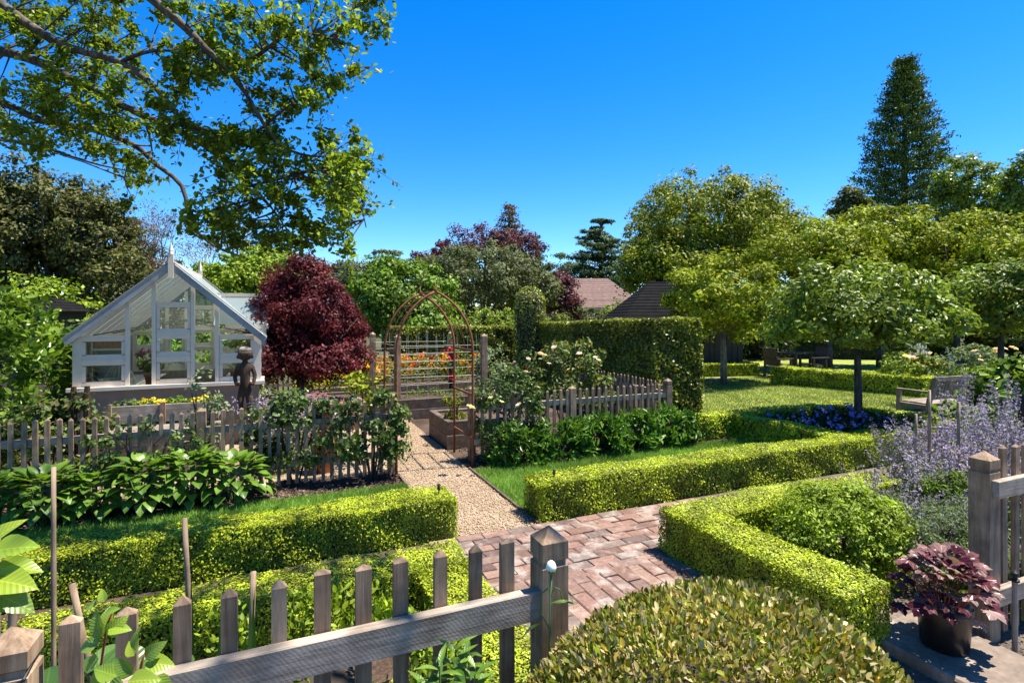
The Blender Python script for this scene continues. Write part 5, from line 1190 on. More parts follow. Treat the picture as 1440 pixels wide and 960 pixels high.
# dense planting under the trees at the back right, shade painted into its leaf colour
for i, (px, Z, rx, rz, lab) in enumerate(((1000, 23, 1.8, 1.6, 'dark evergreen shrub behind the shed side of the lawn'), (1065, 24, 2.0, 1.7, 'dark shrub behind the shaded garden table'), (1130, 26, 2.1, 1.6, 'dark shrub behind the leaning pale trunk'), (1195, 28, 2.2, 1.7, 'dark shrub at the end of the sunlit far lawn'), (1262, 25, 2.0, 1.6, 'dark shrub behind the white garden chair'), (1325, 24, 2.0, 1.7, 'dark shrub behind the second white chair'), (1390, 22, 2.0, 1.6, 'dark shrub behind the second standard trunk'), (1455, 20, 1.9, 1.7, 'dark shrub at the right edge behind the rose bushes'))):
    c_, s_ = .919, .394; l_ = (px - 720) / 760 * Z
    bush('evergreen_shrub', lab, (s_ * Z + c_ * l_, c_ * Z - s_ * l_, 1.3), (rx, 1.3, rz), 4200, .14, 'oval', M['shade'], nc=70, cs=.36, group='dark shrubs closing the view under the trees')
# spire conifer
def conifer(name, label, base, z0, z1, rad, levels, nb, mat, size, prof, per=26, trunk_r=.3, up=.25, cs=.45, cat='conifer', group=None):
    t = thing(name, label, cat, (base[0], base[1], 0), 0, group); Ps, Ds = [], []; mb = MB()
    for i in range(levels):
        f = i / (levels - 1); z = z0 + (z1 - z0) * f; R = rad * prof(f)
        k = max(4, int(nb * (.35 + .65 * prof(f))))
        for j in range(k):
            a = 6.283 * (j + RNG.uniform(-.3, .3)) / k + i * .7; rr = R * RNG.uniform(.82, 1.08)
            d = np.array((math.cos(a), math.sin(a), 0)); nt_ = 4; tq = np.array([.38, .60, .80, 1.0])[:nt_] + RNG.uniform(-.06, .06, nt_)
            side = np.array((-math.sin(a), math.cos(a), 0)); k_ = RNG.integers(0, nt_, per); q = tq[k_]; tip = up * rr * (q - .55) + RNG.uniform(-.1, .1, nt_)[k_] * cs
            so_ = (RNG.normal(size=nt_) * .22 * cs)[k_]
            p = d * (q * rr)[:, None] + side * so_[:, None] + np.array((0, 0, z)) + np.stack([np.zeros(per), np.zeros(per), tip], 1) + RNG.normal(size=(per, 3)) * cs * .21 * np.array((1, 1, .6))
            Ps.append(p); Ds.append(np.tile(d * .6 + np.array((0, 0, .5)), (per, 1)))
            if j % 2 == 0: mb.tube([(0, 0, z - .1 * R), tuple(d * rr * .8 + np.array((0, 0, z)))], [.05, .015], 4, False)
    leaves('crown', np.concatenate(Ps), np.concatenate(Ds), size, 'thin', M[mat], t, up=.3, rnd=.6, hang=.8, wid=1.7)
    tk = MB(); tube_limb(tk, [(0, 0, 0), (0, 0, z0 + (z1 - z0) * .5), (0, 0, z1)], trunk_r, .03, 8); tk.build('trunk', M['bark'], t, True)
    mb.build('limbs', M['bark'], t)['kind'] = 'stuff'; return t
conifer('conifer_tree', 'tall dark green pointed conifer standing above everything at the right', (48.830, 29.118, -2.700)[:2], 6.5, 23.4, 4.6, 22, 15, 'yew', .27, lambda f: (1 - f ** 1.55) * .93 + .09, per=200, cs=1.2, trunk_r=.4)
conifer('conifer_tree', 'brown tipped conifer in the middle distance above the plum tree', (14.786, 35.006, -0.900)[:2], 4.5, 9.5, 1.9, 12, 12, 'brown', .2, lambda f: (1 - f ** 1.4) * .92 + .10, per=60, cs=.7)
conifer('cypress_tree', 'small dark column cypress right of the brown conifer', (14.833, 30.634, -0.605)[:2], 2.5, 6.8, .55, 14, 9, 'yew', .2, lambda f: (1 - f ** 4) * .9 + .15, per=16, cs=.4, up=.8)
conifer('conifer_tree', 'thin dark conifer tip left of the white barked tree', (-10.075, 47.837, -1.047)[:2], 4, 9.0, 1.7, 10, 9, 'cedar', .3, lambda f: (1 - f) + .06, per=20, cs=.6)
conifer('conifer_tree', 'bronze conifer behind the greenhouse finial', (-5.660, 37.241, -0.458)[:2], 1.5, 5.0, 1.3, 10, 11, 'brown', .22, lambda f: (1 - f ** 2.4) * .9 + .12, per=26, cs=.5)
# layered cedars
def cedar(name, label, base, tiers, mat, size, cat='cedar', group=None, per=520):
    """tiers: (dx, dy, z, rx)"""
    t = thing(name, label, cat, (base[0], base[1], 0), 0, group); Ps, Ds = [], []; mb = MB(); zt = max(q[2] for q in tiers)
    for dx, dy, z, rx in tiers:
        P, D = clumps((dx, dy, z), (rx * 1.1, rx * .9, rx * .17), per * 2, 22, rx * .25, .2, .45, lo=-1); Ps.append(P); Ds.append(D)
        (mb if len(tiers) > 20 else MB()).tube([(0, 0, z - .4), (dx * .6, dy * .6, z - .12), (dx, dy, z - .05)], [.12, .08, .03], 5)
        if len(tiers) <= 20: MB().tube([(0, 0, z - .4), (dx * .6, dy * .6, z - .12), (dx, dy, z - .05)], [.12, .08, .03], 5).build('limb', M['bark'], t)
    leaves('crown', np.concatenate(Ps), np.concatenate(Ds), size, 'thin', M[mat], t, up=.8, rnd=.6, wid=1.6)
    tk = MB(); tube_limb(tk, [(0, 0, 0), (0, 0, zt * .6), (0, 0, zt)], .35, .06, 8); tk.build('trunk', M['bark'], t, True)
    if mb.v: mb.build('limbs', M['bark'], t)['kind'] = 'stuff'
    return t
rt = lambda l, f: (.919 * l + .394 * f, -.394 * l + .919 * f)
def tiers(lst): return [rt(l, f) + (z, r) for l, f, z, r in lst]
tl = []; rc_ = random.Random(9)
for k in range(15):
    f = k / 14; z = 3.4 + 6.9 * f; R = (1 - f ** 1.7) * 3.7 + .6; m_ = max(2, int(2 + 4.5 * (1 - f)))
    for j in range(m_):
        a = 6.283 * (j + rc_.random()) / m_ + k; q = R * rc_.uniform(.4, .8); tl.append((q * math.cos(a) - .3, q * math.sin(a), z + rc_.uniform(-.2, .2), R * rc_.uniform(.32, .5) + .3))
cedar('cedar_tree', 'layered blue green cedar behind the tiled house', (25.620, 40.154, -1.563)[:2], tiers(tl), 'cedar', .24, per=330)
cedar('cedar_tree', 'layered cedar behind the oak branch above the greenhouse', (-0.969, 39.583, -0.753)[:2], tiers([(0, 0, 7.9, 1.0), (.6, .2, 7.1, 1.4), (-.7, 0, 6.6, 1.4), (1.2, -.2, 6.0, 1.6), (-1.0, .3, 5.4, 1.6), (.5, .2, 4.8, 2.0), (2.0, 0, 5.0, 1.4)]), 'cedar', .26, per=420)
cedar('cedar_tree', 'pale green layered tree top right of the hanging oak twigs', (5.469, 30.295, -0.311)[:2], tiers([(0, 0, 5.4, .8), (.5, 0, 4.9, 1.0), (-.4, .2, 4.6, 1.1), (.8, .1, 4.2, 1.2)]), 'olive', .2, per=300)
# ---- middle
tree('maple_tree', 'dark red Japanese maple beside the greenhouse', (.35, 10.4), [(.40, 10.4, 2.08, .74, .8, .86), (.88, 10.3, 1.75, .58, .6, .7), (.08, 10.4, 1.72, .56, .7, .82), (.48, 10.2, 1.15, .98, .8, .6)], 'maple', 17000, .060, 'dia', .075, nc=105, cs=.24, shell=.45, lo=-.6, fork=.75, sprig=.2, limbs=7)
tree('tree', 'bright green broadleaf tree behind the arch', (3.826, 17.944, 0.574)[:2], [B((3.826, 17.944, 2.350), 1.75, 1.45), B((3.064, 18.271, 3.061), .9, .8), B((4.230, 16.683, 1.654), 1.1, .8)], 'bright', 10500, .12, 'oval', .12, nc=110, cs=.36, fork=.9)
tree('tree', 'wide olive green tree in the middle, below the plum tree', (7.948, 21.617, 0.205)[:2], [B((8.087, 21.557, 3.383), 2.6, 1.55), B((6.279, 22.332, 3.232), 1.35, 1.3), B((9.756, 20.842, 3.080), 1.3, 1.2)], 'olive', 15000, .12, 'dia', .14, nc=170, cs=.38, fork=1.0)
tree('plum_tree', 'purple plum tree showing above the olive green tree', (10.713, 29.136, -0.384)[:2], [B((9.963, 29.457, 5.938), 1.9, 1.2), B((12.212, 28.493, 5.734), 1.9, 1.0), B((8.088, 30.261, 5.122), 1.4, .7)], 'plum', 4200, .14, 'dia', .16, nc=55, cs=.4, fork=3, sprig=.5)
tree('plum_tree', 'upright purple leaved bush left of the tiled house', (11.844, 22.123, 0.058)[:2], [B((11.814, 22.136, 2.953), .85, 1.15), B((12.267, 21.942, 2.032), .8, .8)], 'plum', 4200, .12, 'dia', .09, nc=60, cs=.3, fork=.6)
# ---- left
tree('tree', 'large dark olive tree at the left behind the laurel', (-8.495, 27.576, 0.279)[:2], [B((-8.894, 27.747, 5.200), 2.6, 2.9), B((-6.898, 26.892, 4.766), 1.6, 2.2), B((-10.013, 27.139, 4.497), 2.0, 2.8), B((-5.823, 25.343, 3.116), 1.1, 1.3)], 'dark', 22000, .14, 'oval', .24, nc=230, cs=.48, fork=1.6, sprig=.22, limbs=6)
tree('tree', 'lime green tree between the greenhouse and the red maple', (-1.554, 22.426, 0.426)[:2], [B((-1.554, 22.426, 3.189), 1.3, .95), B((-2.280, 22.737, 2.795), 1.0, .8), B((-0.616, 23.112, 3.668), 1.2, 1.0)], 'lime', 7500, .12, 'oval', .1, nc=90, cs=.34, fork=1.2)
tree('tree', 'rusty brown tree behind the large dark olive tree', (-8.469, 43.885, -0.826)[:2], [B((-8.917, 44.077, 6.476), 1.8, 2.0), B((-8.022, 43.693, 5.259), 1.4, 1.6)], 'brown', 4200, .2, 'thin', .18, nc=50, cs=.6, fork=2, sprig=.3)
def bare(name, label, base, h, spread, bark, leafmat, n, size, lean=0, cat='tree'):
    t = thing(name, label, cat, (base[0], base[1], 0)); rr = random.Random(7 + int(h * 10)); tips = []; mb = MB()
    def grow(p, d, L, r, depth):
        q = p + d * L; m = p + d * L * .5 + Vector((rr.uniform(-1, 1), rr.uniform(-1, 1), 0)) * L * .06; mb.tube([p, m, q], [r, r * .85, r * .65], 5 if depth else 7, False)
        if depth == 5: tips.append(q); return
        for k in range(3 if depth in (1, 2) else 2):
            nd = (d + Vector((rr.uniform(-1, 1), rr.uniform(-1, 1), rr.uniform(-.15, .5))) * spread).normalized(); grow(q, nd, L * rr.uniform(.6, .85), r * .62, depth + 1)
    grow(Vector((0, 0, 0)), Vector((lean, 0, 1)).normalized(), h * .36, h * .016, 0); mb.build('trunk', M[bark], t, True)
    tp_ = np.array([tuple(q) for q in tips]); P = tp_[RNG.integers(0, len(tp_), n)] + RNG.normal(size=(n, 3)) * np.array((.35, .35, .2)); leaves('crown', P, unit(n), size, 'thin', M[leafmat], t, droop=.5, wid=1.5); return t
bare('gum_tree', 'white barked open gum tree behind the greenhouse roof', (-7.917, 44.736, -0.900)[:2], 8.6, .62, 'bark_pale', 'brown', 1500, .16)
bare('gum_tree', 'thin brown crowned tree between the finials', (-4.757, 41.206, -0.753)[:2], 6.6, .62, 'bark_pale', 'brown', 1300, .15)
bare('bare_tree', 'bare grey twiggy tree behind the hanging oak branch', (-2.502, 46.768, -1.195)[:2], 9.0, .38, 'bark_pale', 'brown', 250, .1)
tree('tree', 'pale green tree filling the gap behind the bright green one', (4.092, 33.061, -0.458)[:2], [B((4.092, 33.061, 3.542), 2.6, 1.5), B((1.770, 34.057, 3.753), 2.4, 1.4)], 'olive', 6000, .17, 'dia', .15, nc=70, cs=.5, fork=1.5)
# far wood closing the horizon
for nm_, l0, l1, Z0, hh, mt in (('far_wood', -75, 75, 62, 5.0, 'dark'), ('far_wood', -60, 60, 52, 3.6, 'olive')):
    n = 15000; l = RNG.uniform(l0, l1, n); f = Z0 + RNG.normal(size=n) * 2.5
    top = hh * (.7 + .3 * np.sin(l * .35) * np.sin(l * .13 + 1)); z = top * RNG.random(n) ** .6
    P = np.stack([.394 * f + .919 * l, .919 * f - .394 * l, z], 1); leaves(nm_, P, unit(n), .75, 'oval', M[mt], None, up=.4)

# ---- the overhanging tree at the upper left
ov = thing('overhanging_tree', 'broad leafed tree whose branches hang in from the upper left', 'tree', (-5.2, 4.0, 0))
o_ = Vector((-5.2, 4.0, 0))
tk = MB(); tube_limb(tk, [(0, 0, 0), (.1, .1, 1.6), (.2, .3, 3.0), (.3, .35, 4.2)], .30, .22, 12); tk.build('trunk', M['bark'], ov, True)
BR = [
 ([(-4.9, 4.3, 3.6), (-2.967, 7.147, 4.557), (-2.479, 6.720, 4.445), (-2.062, 6.432, 4.276), (-1.658, 6.151, 4.018), (-1.175, 5.943, 3.755), (-0.796, 5.672, 3.551), (-0.489, 5.432, 3.302), (-0.252, 5.221, 3.026)], .085, .022),
 ([(-4.9, 4.3, 3.8), (-2.868, 6.669, 5.216), (-2.289, 6.203, 4.673), (-1.928, 5.940, 4.367), (-1.673, 5.830, 4.225), (-1.248, 5.539, 4.055), (-0.969, 5.420, 3.831), (-0.775, 5.337, 3.571), (-0.524, 5.229, 3.407)], .075, .024),
 ([(-4.9, 4.35, 3.2), (-3.186, 7.676, 4.312), (-2.670, 7.237, 4.118), (-2.223, 6.937, 3.883), (-1.726, 6.615, 3.762), (-1.309, 6.327, 3.567), (-1.130, 6.251, 3.392), (-0.870, 6.030, 3.145), (-0.794, 5.998, 2.803), (-0.581, 5.798, 2.564), (-0.298, 5.568, 2.439)], .07, .012),
 ([(-4.8, 4.4, 4.1), (-1.698, 5.297, 5.404), (-1.241, 5.101, 4.685), (-0.911, 4.960, 4.354), (-0.688, 4.973, 4.186), (-0.542, 4.911, 4.016), (-0.385, 4.952, 3.892), (-0.262, 4.899, 3.718)], .07, .03),
 ([(-4.9, 4.4, 3.0), (-3.439, 8.437, 4.039), (-2.956, 8.013, 3.923), (-2.503, 7.709, 3.818), (-2.172, 7.459, 3.684), (-1.814, 7.197, 3.546), (-1.458, 7.044, 3.468)], .05, .008),
 ([(-1.248, 5.539, 4.055), (-1.057, 5.349, 4.085), (-0.840, 5.256, 4.103), (-0.661, 5.071, 3.938)], .028, .008),
 ([(-0.796, 5.672, 3.551), (-0.547, 5.457, 3.409), (-0.337, 5.258, 3.162), (-0.079, 5.039, 2.832), (0.060, 4.979, 2.620)], .03, .008),
 ([(-0.385, 4.952, 3.892), (-0.182, 4.865, 4.007), (0.030, 4.666, 4.118), (0.238, 4.576, 4.141), (0.435, 4.383, 4.022)], .03, .007),
 ([(-0.775, 5.337, 3.571), (-0.459, 5.092, 3.404), (-0.186, 4.976, 3.434), (0.057, 4.763, 3.602), (0.290, 4.554, 3.677)], .028, .007),
 ([(-0.252, 5.221, 3.026), (0.032, 4.991, 3.074), (0.303, 4.766, 3.108), (0.563, 4.546, 2.878), (0.642, 4.512, 2.618)], .02, .006),
 ([(-0.262, 4.899, 3.718), (-0.023, 4.797, 3.313), (0.243, 4.683, 3.197), (0.498, 4.465, 3.196)], .026, .006),
 ([(-1.900, 5.928, 4.367), (-2.052, 6.211, 4.344), (-2.228, 6.504, 4.343)], .03, .022),
 ([(-1.309, 6.327, 3.567), (-1.405, 6.369, 3.253), (-1.285, 6.208, 2.988)], .012, .004),
 ([(-1.175, 5.943, 3.755), (-1.114, 5.917, 3.571), (-1.106, 6.023, 3.403)], .02, .008),
]
for pts, r0, r1 in BR:
    pp_ = [Vector(p) - o_ for p in pts]; sm = []
    for i in range(len(pp_) - 1):
        a, b = pp_[i], pp_[i + 1]; pa = pp_[max(i - 1, 0)]; pb = pp_[min(i + 2, len(pp_) - 1)]
        for k in range(3):
            t = k / 3; sm.append(.5 * ((2 * a) + (b - pa) * t + (2 * pa - 5 * a + 4 * b - pb) * t * t + (-pa + 3 * a - 3 * b + pb) * t ** 3))
    sm.append(pp_[-1]); mb = MB(); tube_limb(mb, sm, r0 * .68, r1 * .7, 8); mb.build('limb', M['bark'], ov, True)
# leaf clumps of the overhanging tree: centre and radius (OVH is the part of the crown above the view)
OVC = [(-0.43, 5.42, 4.62, 0.19),(-0.03, 4.5, 4.14, 0.14),(0.67, 5.06, 4.74, 0.1),(-0.9, 5.38, 4.79, 0.15),(-2.58, 6.53, 5.07, 0.19),(0.06, 5.22, 4.99, 0.11),(-0.38, 4.62, 4.55, 0.19),(-2.26, 7.47, 5.69, 0.19),(-1.73, 6.57, 4.77, 0.16),(-2.12, 6.97, 4.9, 0.2),(0.45, 4.62, 4.66, 0.11),(-2.12, 6.37, 5.19, 0.16),(-2.65, 6.66, 4.81, 0.12),(0.21, 4.68, 4.53, 0.14),(-0.15, 5.48, 5.16, 0.09),(0.0, 4.48, 4.17, 0.18),(-1.24, 5.55, 4.61, 0.1),(-1.94, 6.14, 4.52, 0.17),(0.56, 4.56, 4.28, 0.13),(-0.66, 4.85, 4.26, 0.17),(0.14, 4.44, 4.17, 0.19),(-2.52, 7.01, 5.27, 0.19),(-1.54, 6.49, 4.8, 0.12),(-1.43, 5.74, 4.91, 0.11),(-0.18, 4.69, 4.16, 0.1),(0.75, 4.54, 4.55, 0.12),(-0.49, 5.12, 4.4, 0.14),(-2.26, 6.02, 4.42, 0.14),(0.3, 5.05, 4.97, 0.19),(-0.35, 4.71, 4.25, 0.14),(-2.11, 6.36, 4.67, 0.14),(0.88, 5.04, 4.64, 0.14),(-0.83, 5.28, 4.47, 0.12),(-1.24, 6.11, 5.2, 0.2),(0.67, 4.66, 4.54, 0.13),(-2.63, 7.33, 5.47, 0.19),(-1.54, 6.85, 5.08, 0.17),(-0.26, 4.93, 4.39, 0.17),(-1.86, 6.98, 5.3, 0.17),(-1.76, 6.75, 4.87, 0.15),(-2.56, 6.48, 4.83, 0.16),(-0.94, 5.5, 4.5, 0.18),(-1.58, 6.81, 5.16, 0.18),(-1.63, 7.03, 5.11, 0.17),(0.73, 4.66, 4.35, 0.15),(-2.42, 7.47, 5.17, 0.14),(0.05, 5.16, 3.71, 0.11),(0.23, 5.01, 3.82, 0.14),(-0.09, 5.12, 3.62, 0.17),(-1.48, 6.31, 4.5, 0.16),(-0.93, 5.48, 3.71, 0.09),(-0.36, 4.67, 3.91, 0.1),(-0.66, 4.93, 4.01, 0.09),(-0.42, 5.24, 4.0, 0.15),(-0.78, 4.8, 3.3, 0.13),(-0.72, 4.88, 3.77, 0.18),(-0.61, 5.32, 4.34, 0.1),(-0.25, 5.14, 4.03, 0.2),(0.32, 5.12, 4.04, 0.16),(-0.61, 5.31, 4.23, 0.15),(0.59, 4.8, 3.42, 0.13),(0.42, 4.39, 4.13, 0.15),(-0.11, 5.12, 4.24, 0.19),(-0.56, 4.92, 3.8, 0.12),(-0.16, 5.49, 4.28, 0.14),(-0.56, 5.66, 4.22, 0.14),(-0.71, 4.88, 3.72, 0.16),(-0.48, 5.43, 4.16, 0.18),(-1.44, 6.04, 3.99, 0.19),(0.22, 4.63, 3.98, 0.11),(-0.05, 5.21, 3.83, 0.1),(0.18, 4.9, 4.04, 0.13),(-0.74, 5.23, 3.8, 0.13),(0.14, 4.44, 3.58, 0.12),(-0.46, 5.53, 3.56, 0.15),(-1.5, 6.3, 3.81, 0.15),(0.08, 4.9, 3.71, 0.19),(-0.61, 5.56, 4.09, 0.11),(-0.68, 4.82, 3.38, 0.18),(0.05, 4.72, 3.82, 0.18),(0.48, 4.72, 4.17, 0.15),(-0.32, 4.75, 3.86, 0.15),(0.27, 4.57, 4.13, 0.18),(0.22, 4.39, 3.52, 0.17),(0.07, 5.26, 4.43, 0.11),(-0.05, 5.18, 3.47, 0.1),(-0.7, 4.91, 3.33, 0.16),(-0.53, 5.3, 4.22, 0.09),(-1.16, 5.61, 4.02, 0.1),(-0.2, 5.41, 3.74, 0.1),(-0.49, 5.26, 4.06, 0.14),(0.49, 4.3, 3.78, 0.17),(-0.33, 5.15, 3.46, 0.16),(-0.78, 5.04, 3.7, 0.17),(-0.29, 4.81, 4.07, 0.13),(0.14, 5.1, 4.24, 0.16),(-1.39, 6.5, 4.64, 0.12),(0.4, 4.6, 3.79, 0.18),(-1.32, 5.65, 3.67, 0.11),(-0.98, 5.83, 4.42, 0.16),(0.31, 4.94, 4.24, 0.13),(-0.89, 5.44, 4.05, 0.13),(-0.61, 5.53, 4.34, 0.16),(0.29, 5.17, 4.04, 0.15),(-0.16, 5.25, 3.86, 0.13),(-1.23, 5.84, 4.46, 0.09),(0.46, 5.01, 3.96, 0.09),(-0.41, 5.24, 3.5, 0.14),(0.02, 4.6, 3.23, 0.11),(-0.1, 5.37, 3.16, 0.11),(-0.23, 4.72, 3.09, 0.12),(-0.25, 4.6, 2.89, 0.19),(-0.11, 5.18, 2.6, 0.16),(0.03, 4.56, 2.52, 0.16),(-0.21, 5.27, 2.86, 0.11),(-0.3, 4.82, 3.32, 0.1),(-0.06, 4.84, 2.53, 0.12),(0.02, 5.17, 3.22, 0.17),(-0.38, 5.28, 3.25, 0.19),(0.27, 5.3, 3.14, 0.09),(-0.49, 5.07, 2.71, 0.09),(0.13, 4.91, 2.53, 0.13),(-0.49, 5.55, 3.47, 0.14),(-0.26, 4.96, 3.35, 0.1),(-0.24, 4.86, 3.01, 0.1),(-0.49, 4.85, 2.51, 0.15),(-0.06, 4.57, 2.86, 0.12),(-0.47, 5.57, 3.02, 0.16),(0.47, 4.28, 3.1, 0.15),(0.05, 4.81, 2.88, 0.16),(0.34, 4.62, 2.57, 0.14),(0.44, 4.38, 3.12, 0.12),(-0.49, 5.47, 2.78, 0.12),(-0.39, 4.87, 3.27, 0.1),(-0.03, 4.71, 2.85, 0.1),(0.3, 4.53, 3.29, 0.12),(-0.1, 4.91, 3.31, 0.12),(0.42, 5.16, 3.0, 0.16),(0.39, 4.73, 2.89, 0.18),(0.27, 5.06, 2.59, 0.17),(-0.23, 4.93, 2.67, 0.1),(-0.47, 4.92, 3.2, 0.16),(-0.22, 5.3, 3.44, 0.15),(-0.5, 4.8, 3.27, 0.13),(0.2, 4.79, 3.19, 0.13),(-0.15, 5.1, 3.43, 0.18),(0.36, 4.83, 3.34, 0.11),(0.36, 5.23, 3.12, 0.18),(-0.46, 5.55, 3.24, 0.14),(-0.02, 5.22, 3.08, 0.19),(0.11, 5.0, 2.56, 0.1),(0.42, 4.33, 2.94, 0.2),(-0.53, 5.16, 2.9, 0.19),(-0.07, 4.76, 3.17, 0.11),(0.15, 5.13, 3.16, 0.12),(-0.14, 5.48, 3.32, 0.18),(0.5, 4.64, 2.85, 0.11),(0.44, 4.31, 2.88, 0.11),(-0.48, 5.55, 2.85, 0.11),(0.46, 4.93, 3.17, 0.18),(0.22, 4.74, 2.68, 0.09),(0.07, 4.61, 2.83, 0.13),(-0.16, 4.84, 3.34, 0.13),(0.03, 4.84, 2.77, 0.2),(0.49, 4.93, 2.62, 0.16),(0.11, 4.77, 2.68, 0.16),(0.28, 4.62, 2.91, 0.1),(-0.47, 5.23, 3.12, 0.17),(0.37, 5.21, 3.25, 0.12),(0.36, 5.05, 3.43, 0.16),(0.32, 5.05, 2.7, 0.16),(-0.33, 5.48, 3.04, 0.12),(-0.07, 4.87, 3.39, 0.11),(0.28, 5.23, 2.67, 0.16),(-2.29, 7.04, 4.29, 0.15),(-1.97, 7.2, 4.19, 0.11),(-2.36, 6.96, 4.13, 0.19),(-2.62, 7.3, 3.91, 0.11),(-2.8, 7.47, 4.0, 0.19),(-1.73, 6.4, 3.9, 0.15),(-1.46, 6.06, 3.91, 0.16),(-1.29, 5.61, 3.85, 0.1),(-1.81, 6.06, 3.64, 0.11),(-2.03, 6.93, 3.86, 0.17),(-2.81, 7.48, 4.07, 0.2),(-2.35, 7.0, 3.68, 0.19),(-2.59, 7.4, 3.89, 0.14),(-2.3, 6.23, 3.91, 0.1),(-2.21, 6.11, 3.59, 0.17),(-1.9, 7.04, 3.78, 0.17),(-1.58, 6.63, 3.58, 0.2),(-2.49, 6.64, 4.03, 0.14),(-1.63, 5.83, 3.5, 0.13),(-1.79, 5.95, 3.77, 0.16),(-2.2, 6.7, 3.74, 0.2),(-1.61, 6.85, 4.37, 0.17),(-2.2, 7.07, 4.12, 0.19),(-2.19, 6.7, 4.04, 0.17),(-1.6, 6.14, 3.72, 0.13),(-1.43, 5.69, 3.63, 0.14),(-2.1, 6.02, 3.54, 0.12),(-2.86, 7.73, 4.15, 0.15),(-1.95, 5.98, 3.37, 0.13),(-1.79, 6.94, 4.43, 0.13),(-2.61, 6.82, 4.05, 0.13),(-1.88, 6.14, 4.05, 0.2),(-1.88, 5.94, 3.68, 0.12),(-1.5, 6.42, 3.74, 0.1),(-2.14, 6.58, 3.64, 0.16),(-1.61, 6.66, 3.84, 0.09),(-2.57, 6.73, 3.63, 0.19),(-1.6, 6.27, 3.51, 0.2),(-1.57, 5.9, 3.42, 0.18),(-2.42, 7.56, 3.73, 0.11),(-2.13, 6.63, 4.04, 0.12),(-1.68, 5.98, 3.97, 0.14),(-2.83, 7.59, 4.19, 0.19),(-1.69, 6.64, 3.57, 0.1),(-1.5, 5.93, 4.91, 0.14),(-2.04, 6.11, 4.29, 0.15),(-1.42, 5.75, 4.3, 0.1),(-1.89, 6.37, 4.78, 0.14),(-1.88, 6.18, 4.19, 0.15),(-2.51, 7.2, 4.9, 0.1),(-2.59, 6.75, 4.48, 0.15),(-1.76, 5.84, 4.21, 0.15),(-2.51, 6.61, 4.75, 0.09),(-2.43, 7.04, 4.93, 0.19),(-2.38, 7.11, 4.9, 0.19),(-1.54, 6.12, 4.22, 0.11),(-1.62, 6.38, 5.09, 0.17),(-2.31, 7.4, 5.2, 0.12),(-2.5, 6.83, 4.9, 0.15),(-2.15, 6.02, 4.47, 0.1),(-2.56, 7.58, 5.47, 0.12),(-2.01, 7.13, 5.24, 0.16),(-2.08, 6.27, 4.47, 0.12),(-1.88, 7.18, 5.13, 0.11),(-2.66, 7.27, 5.37, 0.15),(-2.87, 7.49, 5.45, 0.14),(-1.75, 6.65, 5.25, 0.1),(-1.92, 6.76, 4.75, 0.11),(-1.43, 5.72, 4.74, 0.17),(-2.53, 6.79, 5.11, 0.16),(-1.49, 5.75, 4.27, 0.16),(-1.85, 6.95, 5.32, 0.12),(-2.49, 7.23, 5.43, 0.15),(-1.52, 5.89, 4.54, 0.11),(-1.28, 5.86, 2.92, 0.1),(-1.33, 6.22, 3.42, 0.16),(-1.14, 5.71, 3.26, 0.14),(-1.27, 6.42, 3.29, 0.19),(-1.45, 7.0, 3.36, 0.15),(-1.35, 6.78, 3.38, 0.18),(-1.29, 5.95, 3.34, 0.13),(-0.38, 5.24, 2.78, 0.16),(-0.34, 5.36, 2.86, 0.13),(-0.36, 4.66, 2.58, 0.2),(-0.72, 5.48, 2.66, 0.12),(-0.62, 4.82, 2.67, 0.1),(-0.51, 5.53, 2.76, 0.1),(-0.36, 5.49, 2.62, 0.15),(-0.53, 4.79, 2.68, 0.15),(-0.34, 5.06, 2.51, 0.1),(0.69, 5.13, 3.24, 0.15),(0.61, 4.74, 3.0, 0.2),(0.6, 4.71, 3.03, 0.19),(0.56, 5.14, 3.25, 0.14),(0.58, 4.96, 2.89, 0.16),(0.53, 4.91, 3.08, 0.17),(0.47, 4.39, 2.42, 0.11),(0.51, 4.85, 2.88, 0.18),(0.48, 4.5, 2.72, 0.13),(0.45, 4.39, 2.61, 0.17),(0.6, 5.06, 3.02, 0.1),(0.65, 4.95, 3.25, 0.17),(0.55, 5.18, 3.14, 0.18),(0.57, 4.86, 3.21, 0.15),(0.63, 4.91, 3.01, 0.13),(0.52, 5.06, 3.07, 0.11),(0.51, 4.99, 3.24, 0.1),(0.66, 4.96, 3.24, 0.17),(-1.42, 6.55, 3.82, 0.17),(-0.86, 4.85, 3.51, 0.19),(-0.74, 4.84, 3.85, 0.13),(-1.8, 5.91, 3.97, 0.11),(-2.03, 6.33, 4.04, 0.17),(-1.87, 7.26, 4.72, 0.19),(-1.27, 6.16, 4.3, 0.14),(-1.63, 6.4, 4.52, 0.17),(-1.36, 6.63, 3.83, 0.17),(-0.98, 5.66, 3.52, 0.14),(-0.91, 5.28, 3.58, 0.11),(-1.83, 6.83, 4.45, 0.17),(-2.08, 7.18, 4.25, 0.13),(-1.95, 6.39, 3.91, 0.11)]
